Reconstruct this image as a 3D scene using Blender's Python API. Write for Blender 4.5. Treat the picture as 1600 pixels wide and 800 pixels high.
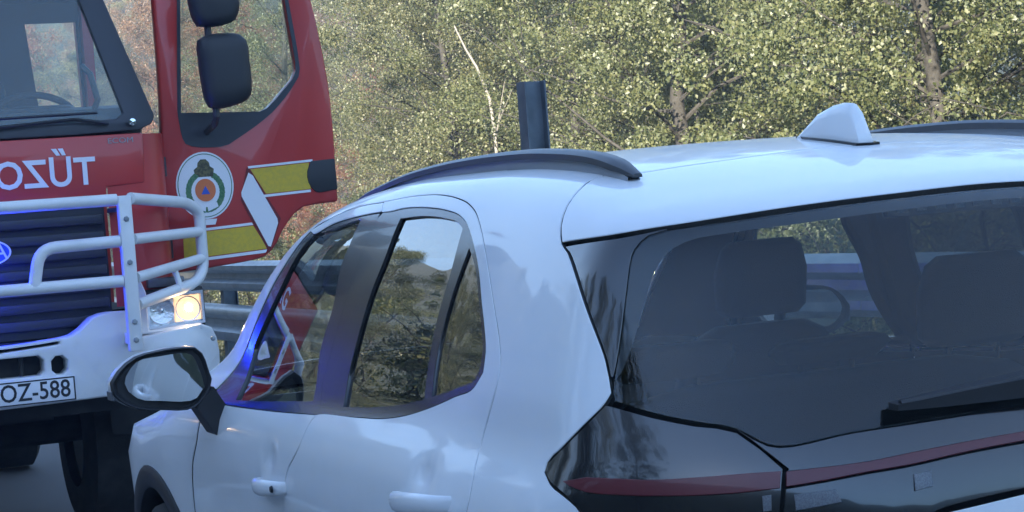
import bpy, bmesh, math, random
import numpy as np
from mathutils import Vector, Matrix, geometry

for o in list(bpy.data.objects): bpy.data.objects.remove(o)
scene = bpy.context.scene
col = scene.collection
R = math.radians

# ------------------------------------------------------------------ camera
cam_data = bpy.data.cameras.new('camera')
cam = bpy.data.objects.new('camera', cam_data)
col.objects.link(cam)
cam_data.sensor_width = 36.0
cam_data.lens = 71.0
cam_data.clip_start = 0.05
cam_data.clip_end = 2000.0
_yaw, _pitch, _roll = R(-22.546), R(-1.507), R(-4.438)
_f = Vector((math.cos(_pitch) * math.cos(_yaw), math.cos(_pitch) * math.sin(_yaw), math.sin(_pitch)))
_r = _f.cross(Vector((0, 0, 1))).normalized()
_u = _r.cross(_f)
_r, _u = math.cos(_roll) * _r + math.sin(_roll) * _u, -math.sin(_roll) * _r + math.cos(_roll) * _u
cam.matrix_world = Matrix(((_r.x, _u.x, -_f.x, -3.47), (_r.y, _u.y, -_f.y, 2.159), (_r.z, _u.z, -_f.z, 1.490), (0, 0, 0, 1)))
scene.camera = cam

# ------------------------------------------------------------------ sky, sun, exposure
SUN_EL, SUN_AZ = R(16), math.atan2(0.62, -0.785)      # sun low behind the added bank at the left rear
world = bpy.data.worlds.new('World'); scene.world = world
world.use_nodes = True
wn = world.node_tree.nodes; wl = world.node_tree.links
bg = wn['Background']
sky = wn.new('ShaderNodeTexSky'); sky.sky_type = 'NISHITA'; sky.sun_disc = False
sky.sun_elevation = SUN_EL; sky.sun_rotation = math.pi / 2 - SUN_AZ
sky.air_density = 1.0; sky.dust_density = 0.2; sky.ozone_density = 4.5
wl.new(sky.outputs[0], bg.inputs[0]); bg.inputs[1].default_value = 0.15
sl = bpy.data.lights.new('sun', 'SUN'); sl.energy = 5.0; sl.angle = R(0.53); sl.color = (1, 0.91, 0.76)
sun = bpy.data.objects.new('sun', sl); col.objects.link(sun)
_sd = Vector((math.cos(SUN_EL) * math.cos(SUN_AZ), math.cos(SUN_EL) * math.sin(SUN_AZ), math.sin(SUN_EL)))
sun.rotation_euler = _sd.to_track_quat('Z', 'Y').to_euler()
sun.location = (0, 0, 30)
vs = scene.view_settings
vs.view_transform = 'Standard'; vs.look = 'None'; vs.gamma = 1.0; vs.use_curve_mapping = False
vs.exposure = 2.06
scene.cycles.use_denoising = True
scene.cycles.max_bounces = 7; scene.cycles.diffuse_bounces = 3; scene.cycles.glossy_bounces = 4
scene.cycles.transparent_max_bounces = 24
scene.cycles.sample_clamp_indirect = 8.0

# ------------------------------------------------------------------ car body shell: one smooth shape, x forward from the rear axle, y left, z up
def spl(xs, ys):
    xs=np.array(xs,float); ys=np.array(ys,float)
    h=np.diff(xs); d=np.diff(ys)/h
    m=np.zeros_like(ys); m[0]=d[0]; m[-1]=d[-1]
    for i in range(1,len(xs)-1):
        m[i]=0 if d[i-1]*d[i]<=0 else (h[i]+h[i-1])*3/((2*h[i]+h[i-1])/d[i-1]+(h[i]+2*h[i-1])/d[i])
    def f0(x):
        x=np.clip(x,xs[0],xs[-1]); i=np.clip(np.searchsorted(xs,x)-1,0,len(h)-1)
        t=(x-xs[i])/h[i]; t2=t*t; t3=t2*t
        return (2*t3-3*t2+1)*ys[i]+(t3-2*t2+t)*h[i]*m[i]+(3*t2-2*t3)*ys[i+1]+(t3-t2)*h[i]*m[i+1]
    return f0
def smooth(f0,a,b,sg,dx=.01):
    # the same curve with its curvature evened out
    q=np.arange(a,b+dx/2,dx); o=np.linspace(-3,3,61); w=np.exp(-o*o/2); w/=w.sum()
    v=sum(wi*(f0(q+sg*oi)) for wi,oi in zip(w,o))
    n=len(q); h=dx; A0=np.zeros((n,n)); r=np.zeros(n)     # natural cubic spline through the evened points
    i=np.arange(1,n-1); A0[0,0]=A0[-1,-1]=1; A0[i,i-1]=1; A0[i,i]=4; A0[i,i+1]=1; r[1:-1]=6*(v[2:]-2*v[1:-1]+v[:-2])/h/h
    s=np.linalg.solve(A0,r)
    def f(x):
        x=np.clip(np.asarray(x,float),q[0],q[-1]); k=np.clip(((x-q[0])/h).astype(int),0,n-2)
        A=(q[k+1]-x)/h; B=1-A
        return A*v[k]+B*v[k+1]+((A**3-A)*s[k]+(B**3-B)*s[k+1])*h*h/6
    return f
TOP=smooth(spl([-.75,-.55,-.4,-.25,-.1,.1,.4,.8,1.2,1.5,1.7,2.1,2.42,2.6,3.0,3.25,3.4],
        [1.385,1.445,1.488,1.524,1.551,1.573,1.588,1.590,1.574,1.535,1.482,1.27,1.075,1.04,.985,.92,.80]),-.8,3.45,.07)
SIDE=smooth(spl([.15,.35,.55,.75,.86,.94,1.0,1.045,1.08,1.15,1.3,1.45,1.56,1.62],
         [.80,.845,.862,.870,.874,.868,.850,.822,.803,.780,.728,.672,.625,.60]),.1,1.65,.028)
REAR=smooth(spl([.2,.4,.55,.75,.92,1.02,1.08,1.14,1.25,1.35,1.43,1.5,1.6],
         [.70,.74,.76,.755,.735,.715,.685,.650,.598,.548,.508,.47,.42]),.15,1.65,.04)
def smax(a,b,k):
    h=np.maximum(k-np.abs(a-b),0)/k
    return np.maximum(a,b)+h*h*h*k/6
def sst(a,b,x):
    t=np.clip((x-a)/(b-a),0,1); return t*t*t*(t*(6*t-15)+10)
def side_y(x,z):
    y=SIDE(z)
    up=sst(.98,1.18,z)
    y=y-up*.05*np.clip((x-1.0)/1.0,0,2)**3 + up*.022*sst(.45,-.25,x)
    lo=1-up
    y=y+lo*.012*np.exp(-((x-0.05)/.55)**2)*np.exp(-((z-.88)/.14)**2)
    y=y+lo*.012*np.exp(-((x-2.5)/.45)**2)*np.exp(-((z-.82)/.16)**2)
    y=y-lo*.010*np.exp(-((x-1.2)/.7)**2)*np.exp(-((z-.72)/.10)**2)
    y=y-.16*np.clip((x-2.75)/.67,0,1)**2.2
    # door handle scoops
    for hx,hz in ((.19,.982),(1.27,.925)):
        y=y-.010*np.exp(-((x-hx)/.045)**2-((z-hz)/.028)**2)
    return y
def F(p):
    x=p[...,0]; y=np.abs(p[...,1]); z=p[...,2]
    fs=y-side_y(x,z)
    ft=(z-(TOP(x)-.039*(y/.6)**2.7))*.85
    rear=REAR(z)-.33*(y/.86)**4*sst(.5,.8,z)-.16*(y/.86)**6*sst(.8,.5,z)
    fr=(-rear-x)*.93
    ff=x-(3.42-.25*(y/.85)**2.6)
    fb=.2-z
    k=.075
    g=smax(fs,ft,.11)
    g=smax(g,fr,k)
    g=smax(g,ff,.12)
    return smax(g,fb,.04)
CEN=np.array([.75,0,.95])
def out(dirs):
    """project directions (N,3) from CEN on the shell"""
    dirs=np.asarray(dirs,float); a=np.zeros(len(dirs)); b=np.full(len(dirs),6.0)
    for _ in range(40):
        m=.5*(a+b); s=F(CEN+dirs*m[:,None])<0
        a=np.where(s,m,a); b=np.where(s,b,m)
    return CEN+dirs*a[:,None]
def grad(p,e=1e-3):
    g=np.stack([F(p+np.eye(3)[i]*e)-F(p-np.eye(3)[i]*e) for i in range(3)],-1)
    return g/np.linalg.norm(g,axis=-1,keepdims=True)

D={
'front_door':[(2.05,0.87,0.36),(2.085,0.87,0.6),(2.09,0.87,0.691),(2.03,0.877,0.846),(1.985,0.876,0.9),(1.96,0.86,0.96),(1.95,0.84,1.01),(1.86,0.835,1.015),(1.7,0.838,1.018),(1.347,0.833,1.027),(0.979,0.825,1.041),(0.998,0.833,1.028),(1.023,0.859,0.971),(1.106,0.871,0.901),(1.172,0.867,0.799),(1.22,0.865,0.6),(1.22,0.84,0.36)],
'front_door_frame':[(1.501,0.648,1.458),(1.33,0.638,1.489),(1.147,0.63,1.509),(0.958,0.63,1.515),(0.928,0.648,1.492),(1.063,0.65,1.487),(1.282,0.655,1.472),(1.44,0.661,1.449)],
'rear_door':[(0.979,0.825,1.041),(0.693,0.818,1.054),(0.54,0.815,1.062),(0.43,0.808,1.074),(0.296,0.799,1.098),(0.161,0.794,1.128),(0.055,0.792,1.153),(0.025,0.785,1.18),(0.036,0.773,1.214),(0.074,0.756,1.255),(0.123,0.738,1.297),(0.198,0.71,1.365),(0.275,0.687,1.417),(0.348,0.669,1.455),(0.407,0.66,1.472),(0.506,0.653,1.486),(0.623,0.648,1.494),(0.796,0.646,1.496),(0.869,0.649,1.492),(0.926,0.649,1.491),(0.958,0.63,1.515),(0.75,0.626,1.522),(0.6,0.627,1.519),(0.476,0.636,1.509),(0.387,0.646,1.495),(0.322,0.658,1.477),(0.25,0.677,1.442),(0.16,0.706,1.381),(0.052,0.742,1.299),(-0.03,0.77,1.233),(-0.059,0.783,1.197),(-0.066,0.794,1.167),(-0.037,0.823,1.059),(-0.071,0.876,0.94),(-0.02,0.88,0.87),(0.1,0.88,0.8),(0.2,0.87,0.745),(0.277,0.87,0.685),(0.38,0.87,0.55),(0.46,0.86,0.36),(1.21,0.84,0.36),(1.21,0.865,0.6),(1.172,0.867,0.799),(1.106,0.871,0.901),(1.023,0.859,0.971),(0.998,0.833,1.028)],
'front_trim':[(1.501,0.648,1.458),(1.606,0.681,1.39),(1.72,0.705,1.3),(1.82,0.735,1.2),(1.9,0.775,1.11),(1.95,0.815,1.045),(1.86,0.835,1.015),(1.7,0.838,1.018),(1.347,0.833,1.027),(0.979,0.825,1.041),(1.029,0.793,1.109),(0.996,0.725,1.308),(0.946,0.656,1.48),(0.945,0.649,1.491),(1.063,0.65,1.487),(1.282,0.655,1.472),(1.44,0.661,1.449)],
'front_glass':[(1.459,0.666,1.439),(1.264,0.661,1.462),(1.172,0.657,1.473),(1.068,0.654,1.481),(1.083,0.681,1.427),(1.105,0.7,1.377),(1.087,0.734,1.283),(1.101,0.768,1.186),(1.057,0.812,1.066),(1.47,0.824,1.042),(1.7,0.828,1.032),(1.756,0.754,1.164),(1.629,0.717,1.296)],
'rear_trim':[(0.979,0.825,1.041),(0.693,0.818,1.054),(0.54,0.815,1.062),(0.43,0.808,1.074),(0.296,0.799,1.098),(0.161,0.794,1.128),(0.055,0.792,1.153),(0.025,0.785,1.18),(0.036,0.773,1.214),(0.074,0.756,1.255),(0.123,0.738,1.297),(0.198,0.71,1.365),(0.275,0.687,1.417),(0.348,0.669,1.455),(0.407,0.66,1.472),(0.506,0.653,1.486),(0.623,0.648,1.494),(0.796,0.646,1.496),(0.869,0.649,1.492),(0.926,0.649,1.491),(0.946,0.656,1.48),(0.996,0.725,1.308),(1.029,0.793,1.109)],
'rear_glass':[(0.78,0.658,1.476),(0.629,0.657,1.478),(0.486,0.662,1.47),(0.409,0.666,1.46),(0.366,0.673,1.447),(0.366,0.71,1.351),(0.375,0.733,1.287),(0.369,0.763,1.2),(0.344,0.794,1.11),(0.503,0.801,1.089),(0.656,0.807,1.076),(0.829,0.811,1.067),(0.85,0.792,1.114),(0.852,0.759,1.213),(0.836,0.722,1.317),(0.805,0.696,1.386)],
'quarter_glass':[(0.295,0.69,1.408),(0.231,0.706,1.372),(0.154,0.734,1.306),(0.097,0.755,1.254),(0.058,0.772,1.213),(0.052,0.782,1.186),(0.078,0.789,1.159),(0.215,0.79,1.133),(0.303,0.792,1.118),(0.323,0.771,1.179),(0.33,0.748,1.247),(0.324,0.723,1.316)],
'quarter_panel':[(1.501,0.648,1.458),(1.33,0.638,1.489),(1.147,0.63,1.509),(0.958,0.63,1.515),(0.75,0.626,1.522),(0.6,0.627,1.519),(0.476,0.636,1.509),(0.387,0.646,1.495),(0.322,0.658,1.477),(0.25,0.677,1.442),(0.16,0.706,1.381),(0.052,0.742,1.299),(-0.03,0.77,1.233),(-0.059,0.783,1.197),(-0.066,0.794,1.167),(-0.037,0.823,1.059),(-0.071,0.876,0.94),(-0.02,0.88,0.87),(0.1,0.88,0.8),(0.2,0.87,0.745),(0.277,0.87,0.685),(0.22,0.87,0.722),(0.158,0.87,0.751),(0.093,0.87,0.77),(0.025,0.87,0.779),(-0.043,0.87,0.778),(-0.11,0.87,0.766),(-0.175,0.87,0.745),(-0.235,0.87,0.714),(-0.291,0.87,0.674),(-0.339,0.87,0.626),(-0.38,0.87,0.571),(-0.412,0.87,0.511),(-0.435,0.87,0.446),(-0.46,0.85,0.52),(-0.46,0.83,0.75),(-0.47,0.82,0.93),(-0.45,0.82,0.975),(-0.42,0.832,0.999),(-0.376,0.839,1.018),(-0.346,0.834,1.034),(-0.346,0.827,1.049),(-0.377,0.818,1.07),(-0.424,0.79,1.113),(-0.447,0.758,1.148),(-0.45,0.747,1.164),(-0.44,0.745,1.19),(-0.427,0.743,1.217),(-0.366,0.743,1.301),(-0.235,0.712,1.397),(-0.201,0.706,1.412),(-0.167,0.69,1.44),(-0.137,0.662,1.475),(-0.105,0.623,1.501),(-0.053,0.566,1.523),(-0.048,0.518,1.531),(-0.03,0.515,1.53),(0.3,0.535,1.55),(0.8,0.54,1.55),(1.2,0.535,1.53),(1.42,0.525,1.5),(1.62,0.54,1.45),(2.0,0.6,1.28),(2.38,0.67,1.06),(2.2,0.74,1.05),(1.99,0.815,1.04),(1.95,0.815,1.045),(1.9,0.775,1.11),(1.82,0.735,1.2),(1.72,0.705,1.3),(1.606,0.681,1.39)],
'fender':[(2.05,0.87,0.36),(2.12,0.87,0.424),(2.142,0.87,0.498),(2.177,0.87,0.567),(2.223,0.87,0.629),(2.28,0.87,0.682),(2.344,0.87,0.725),(2.415,0.87,0.756),(2.49,0.87,0.775),(2.567,0.87,0.78),(2.644,0.87,0.772),(2.719,0.87,0.751),(2.789,0.87,0.718),(2.852,0.87,0.673),(2.906,0.87,0.618),(2.95,0.87,0.554),(2.983,0.87,0.484),(3.1,0.72,0.62),(3.0,0.76,0.78),(3.12,0.66,0.88),(2.7,0.72,0.99),(2.38,0.735,1.05),(2.2,0.75,1.05),(1.99,0.815,1.04),(1.95,0.84,1.01),(1.96,0.86,0.96),(1.985,0.876,0.9),(2.03,0.877,0.846),(2.09,0.87,0.691),(2.085,0.87,0.6)],
'tailgate_top':[(-0.105,0.0,1.55),(-0.101,0.103,1.549),(-0.121,0.228,1.544),(-0.126,0.342,1.537),(-0.115,0.431,1.532),(-0.103,0.485,1.528),(-0.048,0.518,1.531),(-0.053,0.566,1.523),(-0.105,0.623,1.501),(-0.137,0.662,1.475),(-0.167,0.69,1.44),(-0.201,0.706,1.412),(-0.348,0.683,1.421),(-0.408,0.614,1.429),(-0.449,0.5,1.438),(-0.468,0.386,1.446),(-0.476,0.184,1.454),(-0.475,0.0,1.46)],
'gap_line':[(-0.105,0.0,1.55),(-0.101,0.103,1.549),(-0.121,0.228,1.544),(-0.126,0.342,1.537),(-0.115,0.431,1.532),(-0.103,0.485,1.528),(-0.048,0.518,1.531)],
'side_garnish':[(-0.204,0.707,1.408),(-0.361,0.677,1.42),(-0.414,0.602,1.43),(-0.403,0.634,1.421),(-0.401,0.648,1.412),(-0.401,0.662,1.399),(-0.403,0.67,1.387),(-0.423,0.698,1.312),(-0.438,0.722,1.242),(-0.445,0.74,1.189),(-0.44,0.745,1.19),(-0.427,0.743,1.217),(-0.366,0.743,1.301),(-0.235,0.712,1.397)],
'rear_window':[(-0.478,0.0,1.457),(-0.478,0.186,1.452),(-0.471,0.388,1.444),(-0.451,0.502,1.436),(-0.414,0.602,1.43),(-0.403,0.634,1.421),(-0.401,0.648,1.412),(-0.401,0.662,1.399),(-0.403,0.67,1.387),(-0.423,0.698,1.312),(-0.438,0.722,1.242),(-0.445,0.74,1.189),(-0.45,0.747,1.166),(-0.456,0.748,1.152),(-0.509,0.703,1.131),(-0.557,0.651,1.115),(-0.597,0.596,1.1),(-0.628,0.56,1.073),(-0.665,0.42,1.08),(-0.678,0.262,1.086),(-0.69,0.0,1.093)],
'frit':[(-0.478,0.0,1.455),(-0.48,0.187,1.451),(-0.472,0.388,1.443),(-0.452,0.502,1.435),(-0.414,0.602,1.43),(-0.403,0.634,1.421),(-0.401,0.648,1.412),(-0.401,0.662,1.399),(-0.403,0.67,1.387),(-0.423,0.698,1.312),(-0.438,0.722,1.242),(-0.445,0.74,1.189),(-0.45,0.73,1.198),(-0.452,0.716,1.223),(-0.45,0.695,1.264),(-0.446,0.677,1.3),(-0.441,0.663,1.33),(-0.437,0.65,1.356),(-0.436,0.625,1.386),(-0.443,0.586,1.408),(-0.466,0.511,1.418),(-0.488,0.4,1.424),(-0.498,0.2,1.433),(-0.488,0.0,1.435)],
'tail_garnish':[(-0.599,0.596,1.096),(-0.629,0.561,1.07),(-0.666,0.421,1.078),(-0.679,0.263,1.083),(-0.69,0.0,1.09),(-0.712,0.0,1.047),(-0.701,0.244,1.041),(-0.697,0.346,1.035),(-0.69,0.415,1.03),(-0.675,0.485,1.028),(-0.655,0.546,1.027),(-0.655,0.542,1.032)],
'tail_lamp':[(-0.447,0.758,1.148),(-0.457,0.75,1.145),(-0.511,0.704,1.125),(-0.559,0.653,1.109),(-0.599,0.598,1.095),(-0.627,0.571,1.066),(-0.653,0.546,1.033),(-0.66,0.556,1.0),(-0.665,0.565,0.966),(-0.655,0.555,0.925),(-0.58,0.67,0.925),(-0.52,0.75,0.925),(-0.47,0.8,0.935),(-0.45,0.82,0.975),(-0.42,0.832,0.999),(-0.376,0.839,1.018),(-0.346,0.834,1.034),(-0.346,0.827,1.049),(-0.377,0.818,1.07),(-0.424,0.79,1.113)],
'lamp_red':[(-0.41,0.828,1.023),(-0.453,0.803,1.031),(-0.493,0.773,1.029),(-0.532,0.737,1.026),(-0.587,0.671,1.027),(-0.63,0.6,1.029),(-0.652,0.553,1.029),(-0.658,0.561,1.002),(-0.627,0.624,0.999),(-0.563,0.713,0.999),(-0.505,0.77,1.002),(-0.455,0.809,1.007),(-0.43,0.823,1.015)],
'bar_red':[(-0.655,0.546,1.027),(-0.675,0.485,1.028),(-0.69,0.415,1.03),(-0.697,0.346,1.035),(-0.701,0.244,1.041),(-0.712,0.0,1.047),(-0.716,0.0,1.034),(-0.707,0.25,1.026),(-0.703,0.351,1.018),(-0.694,0.419,1.015),(-0.68,0.49,1.009),(-0.661,0.552,1.004)],
'lamp_lower':[(-0.661,0.552,1.003),(-0.681,0.49,1.008),(-0.695,0.419,1.014),(-0.703,0.352,1.017),(-0.707,0.25,1.025),(-0.716,0.0,1.032),(-0.735,0.0,0.96),(-0.725,0.315,0.94),(-0.7,0.33,0.925),(-0.668,0.53,0.925),(-0.666,0.563,0.966)],
'clear_lens':[(-0.669,0.541,0.991),(-0.689,0.477,0.993),(-0.695,0.471,0.974),(-0.673,0.543,0.967)],
'clear_lens2':[(-0.709,0.34,1.003),(-0.711,0.309,1.005),(-0.717,0.312,0.982),(-0.715,0.344,0.978)],
'clear_lens3':[(-0.648,0.588,0.992),(-0.653,0.576,0.993),(-0.657,0.58,0.97),(-0.652,0.591,0.969)],
'letters':[(-0.715,0.303,0.992),(-0.717,0.252,0.995)],
'tailgate_low':[(-0.736,0.0,0.957),(-0.726,0.315,0.939),(-0.705,0.33,0.92),(-0.674,0.53,0.92),(-0.7,0.5,0.72),(-0.74,0.0,0.7)],
'bumper':[(-0.46,0.83,0.75),(-0.47,0.82,0.92),(-0.52,0.75,0.92),(-0.58,0.67,0.92),(-0.655,0.555,0.92),(-0.69,0.515,0.71),(-0.74,0.0,0.69),(-0.74,0.0,0.3),(-0.68,0.6,0.3),(-0.46,0.82,0.36),(-0.47,0.85,0.52)],
'wiper_tip':[(-0.654,0.352,1.118),(-0.659,0.356,1.108),(-0.645,0.066,1.151),(-0.676,0.093,1.095),(-0.644,0.16,1.152)],
'fin':[(0.189,-0.03,1.579),(-0.03,-0.051,1.559),(-0.038,0.005,1.558),(-0.007,0.015,1.562)],
'rhandle':[(0.387,0.876,0.928),(0.026,0.876,0.941)],
'fhandle':[(1.464,0.87,0.823),(1.182,0.871,0.845)],
}
MIR={'housing':[(1.8,1.127,1.101),(1.8,1.107,1.129),(1.8,1.059,1.163),(1.8,1.008,1.173),(1.8,0.931,1.177),(1.8,0.9,1.174),(1.8,0.882,1.156),(1.8,0.87,1.116),(1.8,0.862,1.085),(1.8,0.88,1.044),(1.8,0.913,1.015),(1.8,1.006,1.017),(1.8,1.063,1.026),(1.8,1.107,1.05),(1.8,1.125,1.07)],'glass':[(1.8,1.094,1.097),(1.8,1.06,1.149),(1.8,0.994,1.159),(1.8,0.929,1.161),(1.8,0.914,1.155),(1.8,0.891,1.096),(1.8,0.886,1.068),(1.8,0.908,1.04),(1.8,1.004,1.042),(1.8,1.064,1.055),(1.8,1.086,1.075)],'stalk':[(1.8,0.866,1.066),(1.8,0.913,1.013),(1.8,0.872,0.94),(1.8,0.858,0.932),(1.8,0.845,0.94),(1.8,0.813,0.999),(1.8,0.838,1.017)]}
# ------------------------------------------------------------------ helpers
def tag(o, label=None, cat=None, group=None, kind=None):
    if label: o['label'] = label
    if cat: o['category'] = cat
    if group: o['group'] = group
    if kind: o['kind'] = kind
    return o

def empty(name, loc, label=None, cat=None, group=None):
    o = bpy.data.objects.new(name, None); o.location = loc; o.empty_display_size = 0.2
    col.objects.link(o)
    return tag(o, label, cat, group)

def link(name, me, mat, parent=None):
    o = bpy.data.objects.new(name, me); col.objects.link(o)
    if mat is not None:
        if isinstance(mat, (list, tuple)):
            for m in mat: me.materials.append(m)
        elif not me.materials: me.materials.append(mat)
    if parent: o.parent = parent
    if 'dark_edge' in me and mat is M['paint']:
        me.materials.append(M['rubber'])  # black on the painted panels' inner edges stands for shade in the gaps
        for i in me['dark_edge']: me.polygons[i].material_index = 1
    return o

def shade(me, ang=35):
    if len(me.polygons):
        me.polygons.foreach_set('use_smooth', [True] * len(me.polygons))
        try: me.set_sharp_from_angle(angle=R(ang))
        except Exception: pass

class MB:
    """collects pieces in world coordinates; build() links them as one mesh under a root whose place is org"""
    def __init__(s, org=(0, 0, 0)): s.bm = bmesh.new(); s.org = Vector(org)
    def box(s, a, b, bevel=0.0, seg=2):
        a, b = Vector(a), Vector(b); c = (a + b) / 2; d = b - a
        m = Matrix.Translation(c) @ Matrix.Diagonal((abs(d.x), abs(d.y), abs(d.z), 1))
        g = bmesh.ops.create_cube(s.bm, size=1, matrix=m)
        if bevel:
            es = list({e for v in g['verts'] for e in v.link_edges})
            bmesh.ops.bevel(s.bm, geom=es, offset=bevel, segments=seg, profile=0.5, affect='EDGES')
        return s
    def tube(s, pts, r, n=12, closed=False, caps=True, rr=None):
        pts = [Vector(p) for p in pts]; rings = []; N = len(pts); up = None
        for i, p in enumerate(pts):
            if closed: t = (pts[(i + 1) % N] - pts[i - 1]).normalized()
            else: t = (pts[min(i + 1, N - 1)] - pts[max(i - 1, 0)]).normalized()
            if up is None:
                up = Vector((0, 0, 1)) if abs(t.z) < 0.9 else Vector((1, 0, 0))
            sd = t.cross(up).normalized(); up = sd.cross(t).normalized()
            q = rr[i] if rr else r
            rings.append([s.bm.verts.new(p + q * (math.cos(a) * sd + math.sin(a) * up)) for a in [2 * math.pi * k / n for k in range(n)]])
        for i in range(N if closed else N - 1):
            A, B = rings[i], rings[(i + 1) % N]
            for k in range(n): s.bm.faces.new((A[k], A[(k + 1) % n], B[(k + 1) % n], B[k]))
        if caps and not closed:
            s.bm.faces.new(rings[0][::-1]); s.bm.faces.new(rings[-1])
        return s
    def lathe(s, c, axis, prof, n=32, cap=False):
        """prof = (along axis, radius)"""
        ax = Vector(axis).normalized(); e1 = ax.orthogonal().normalized(); e2 = ax.cross(e1); c = Vector(c)
        rings = [[s.bm.verts.new(c + ax * h + q * (math.cos(a) * e1 + math.sin(a) * e2)) for a in [2 * math.pi * k / n for k in range(n)]] for h, q in prof]
        for A, B in zip(rings, rings[1:]):
            for k in range(n): s.bm.faces.new((A[k], A[(k + 1) % n], B[(k + 1) % n], B[k]))
        if cap:
            s.bm.faces.new(rings[0][::-1]); s.bm.faces.new(rings[-1])
        return s
    def plate(s, out, fn, t, holes=()):
        """flat shape: out = 2D outline, holes = 2D outlines; fn(u, v, w) -> world point, thickness w from 0 to t"""
        vs_, tris = cdt2(out, holes)
        A = [s.bm.verts.new(fn(u, v, 0)) for u, v in vs_]
        B = [s.bm.verts.new(fn(u, v, t)) for u, v in vs_]
        ed = {}
        for a, b, c in tris:
            s.bm.faces.new((A[a], A[b], A[c])); s.bm.faces.new((B[c], B[b], B[a]))
            for e in ((a, b), (b, c), (c, a)): ed[e] = 1
        for a, b in list(ed):
            if (b, a) not in ed: s.bm.faces.new((A[b], A[a], B[a], B[b]))
        return s
    def bevel(s, w, seg=2, ang=40, dis=True):
        bm = s.bm
        bmesh.ops.remove_doubles(bm, verts=bm.verts, dist=1e-5)
        bmesh.ops.recalc_face_normals(bm, faces=bm.faces)
        if dis: bmesh.ops.dissolve_limit(bm, angle_limit=R(1), verts=bm.verts, edges=bm.edges)
        es = [e for e in bm.edges if len(e.link_faces) == 2 and e.calc_face_angle(0) > R(ang)]
        bmesh.ops.bevel(bm, geom=es, offset=w, segments=seg, profile=0.5, affect='EDGES')
        return s
    def build(s, name, mat, parent=None, ang=35, flip=False):
        bm = s.bm
        bmesh.ops.recalc_face_normals(bm, faces=bm.faces)
        bmesh.ops.translate(bm, verts=bm.verts, vec=-s.org)
        me = bpy.data.meshes.new(name); bm.to_mesh(me); bm.free()
        shade(me, ang)
        return link(name, me, mat, parent)

def inside(poly, p):
    x, y = p; c = False; j = len(poly) - 1
    for i in range(len(poly)):
        a, b = poly[i], poly[j]
        if (a[1] > y) != (b[1] > y) and x < (b[0] - a[0]) * (y - a[1]) / (b[1] - a[1]) + a[0]: c = not c
        j = i
    return c

def cdt2(out, holes=(), extra=()):
    pts, edges = [], []
    for lp in [out] + list(holes):
        n0 = len(pts); pts += [Vector((p[0], p[1])) for p in lp]
        edges += [(n0 + i, n0 + (i + 1) % len(lp)) for i in range(len(lp))]
    pts += [Vector((p[0], p[1])) for p in extra]
    v, e, f, _, _, _ = geometry.delaunay_2d_cdt(pts, edges, [], 0, 1e-7)
    tris = []
    for t in f:
        cx = sum(v[i].x for i in t) / 3; cy = sum(v[i].y for i in t) / 3
        if inside(out, (cx, cy)) and not any(inside(h, (cx, cy)) for h in holes):
            a, b, c = t
            if (v[b] - v[a]).cross(v[c] - v[a]) < 0: a, c = c, a
            tris.append((a, b, c))
    return [(p.x, p.y) for p in v], tris

def curve2(pts, step, corner=38):
    """closed 2D outline -> dense outline, smooth except at sharp corners"""
    P = [Vector(p) for p in pts]; n = len(P); out = []
    def sharp(i):
        a = (P[i] - P[i - 1]); b = (P[(i + 1) % n] - P[i])
        if a.length < 1e-9 or b.length < 1e-9: return True
        return a.angle(b) > R(corner)
    tg = []
    for i in range(n):
        a = P[i] - P[i - 1]; b = P[(i + 1) % n] - P[i]
        la, lb = max(a.length, 1e-9), max(b.length, 1e-9)
        tg.append((a / la * lb + b / lb * la) / (la + lb))
    for i in range(n):
        j = (i + 1) % n; d = P[j] - P[i]; L = d.length
        if L < 1e-6: continue
        h = P[i - 1]; e = P[(j + 1) % n]
        m0 = d if sharp(i) else tg[i] * min(L, 2.0 * (P[i] - h).length)
        m1 = d if sharp(j) else tg[j] * min(L, 2.0 * (e - P[j]).length)
        k = max(1, int(L / step))
        for q in range(k):
            t = q / k; t2, t3 = t * t, t * t * t
            out.append(P[i] * (2 * t3 - 3 * t2 + 1) + m0 * (t3 - 2 * t2 + t) + P[j] * (3 * t2 - 2 * t3) + m1 * (t3 - t2))
    return [(p.x, p.y) for p in out]

def area2(p): return 0.5 * sum(p[i - 1][0] * p[i][1] - p[i][0] * p[i - 1][1] for i in range(len(p)))

def inset2(poly, d):
    if area2(poly) < 0: poly = poly[::-1]
    P = [Vector(p) for p in poly]; n = len(P); o = []
    for i in range(n):
        a = (P[i] - P[i - 1]).normalized(); b = (P[(i + 1) % n] - P[i]).normalized()
        na, nb = Vector((-a.y, a.x)), Vector((-b.y, b.x)); m = na + nb
        if m.length < 1e-6: m = na
        m = m / max(m.length_squared / 2, 0.35)
        o.append(tuple(P[i] + m * d))
    return o

def text_mesh(body, size, align='CENTER', depth=0.0, bold=0.0, width=1.0):
    c = bpy.data.curves.new('lettering', 'FONT'); c.body = body; c.size = size; c.align_x = align; c.align_y = 'CENTER'
    c.extrude = depth; c.offset = bold
    c.resolution_u = 3
    o = bpy.data.objects.new('tmp_text', c); col.objects.link(o)
    dg = bpy.context.evaluated_depsgraph_get(); dg.update()
    me = bpy.data.meshes.new_from_object(o.evaluated_get(dg)); bpy.data.objects.remove(o)
    bpy.data.curves.remove(c)
    return me

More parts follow.
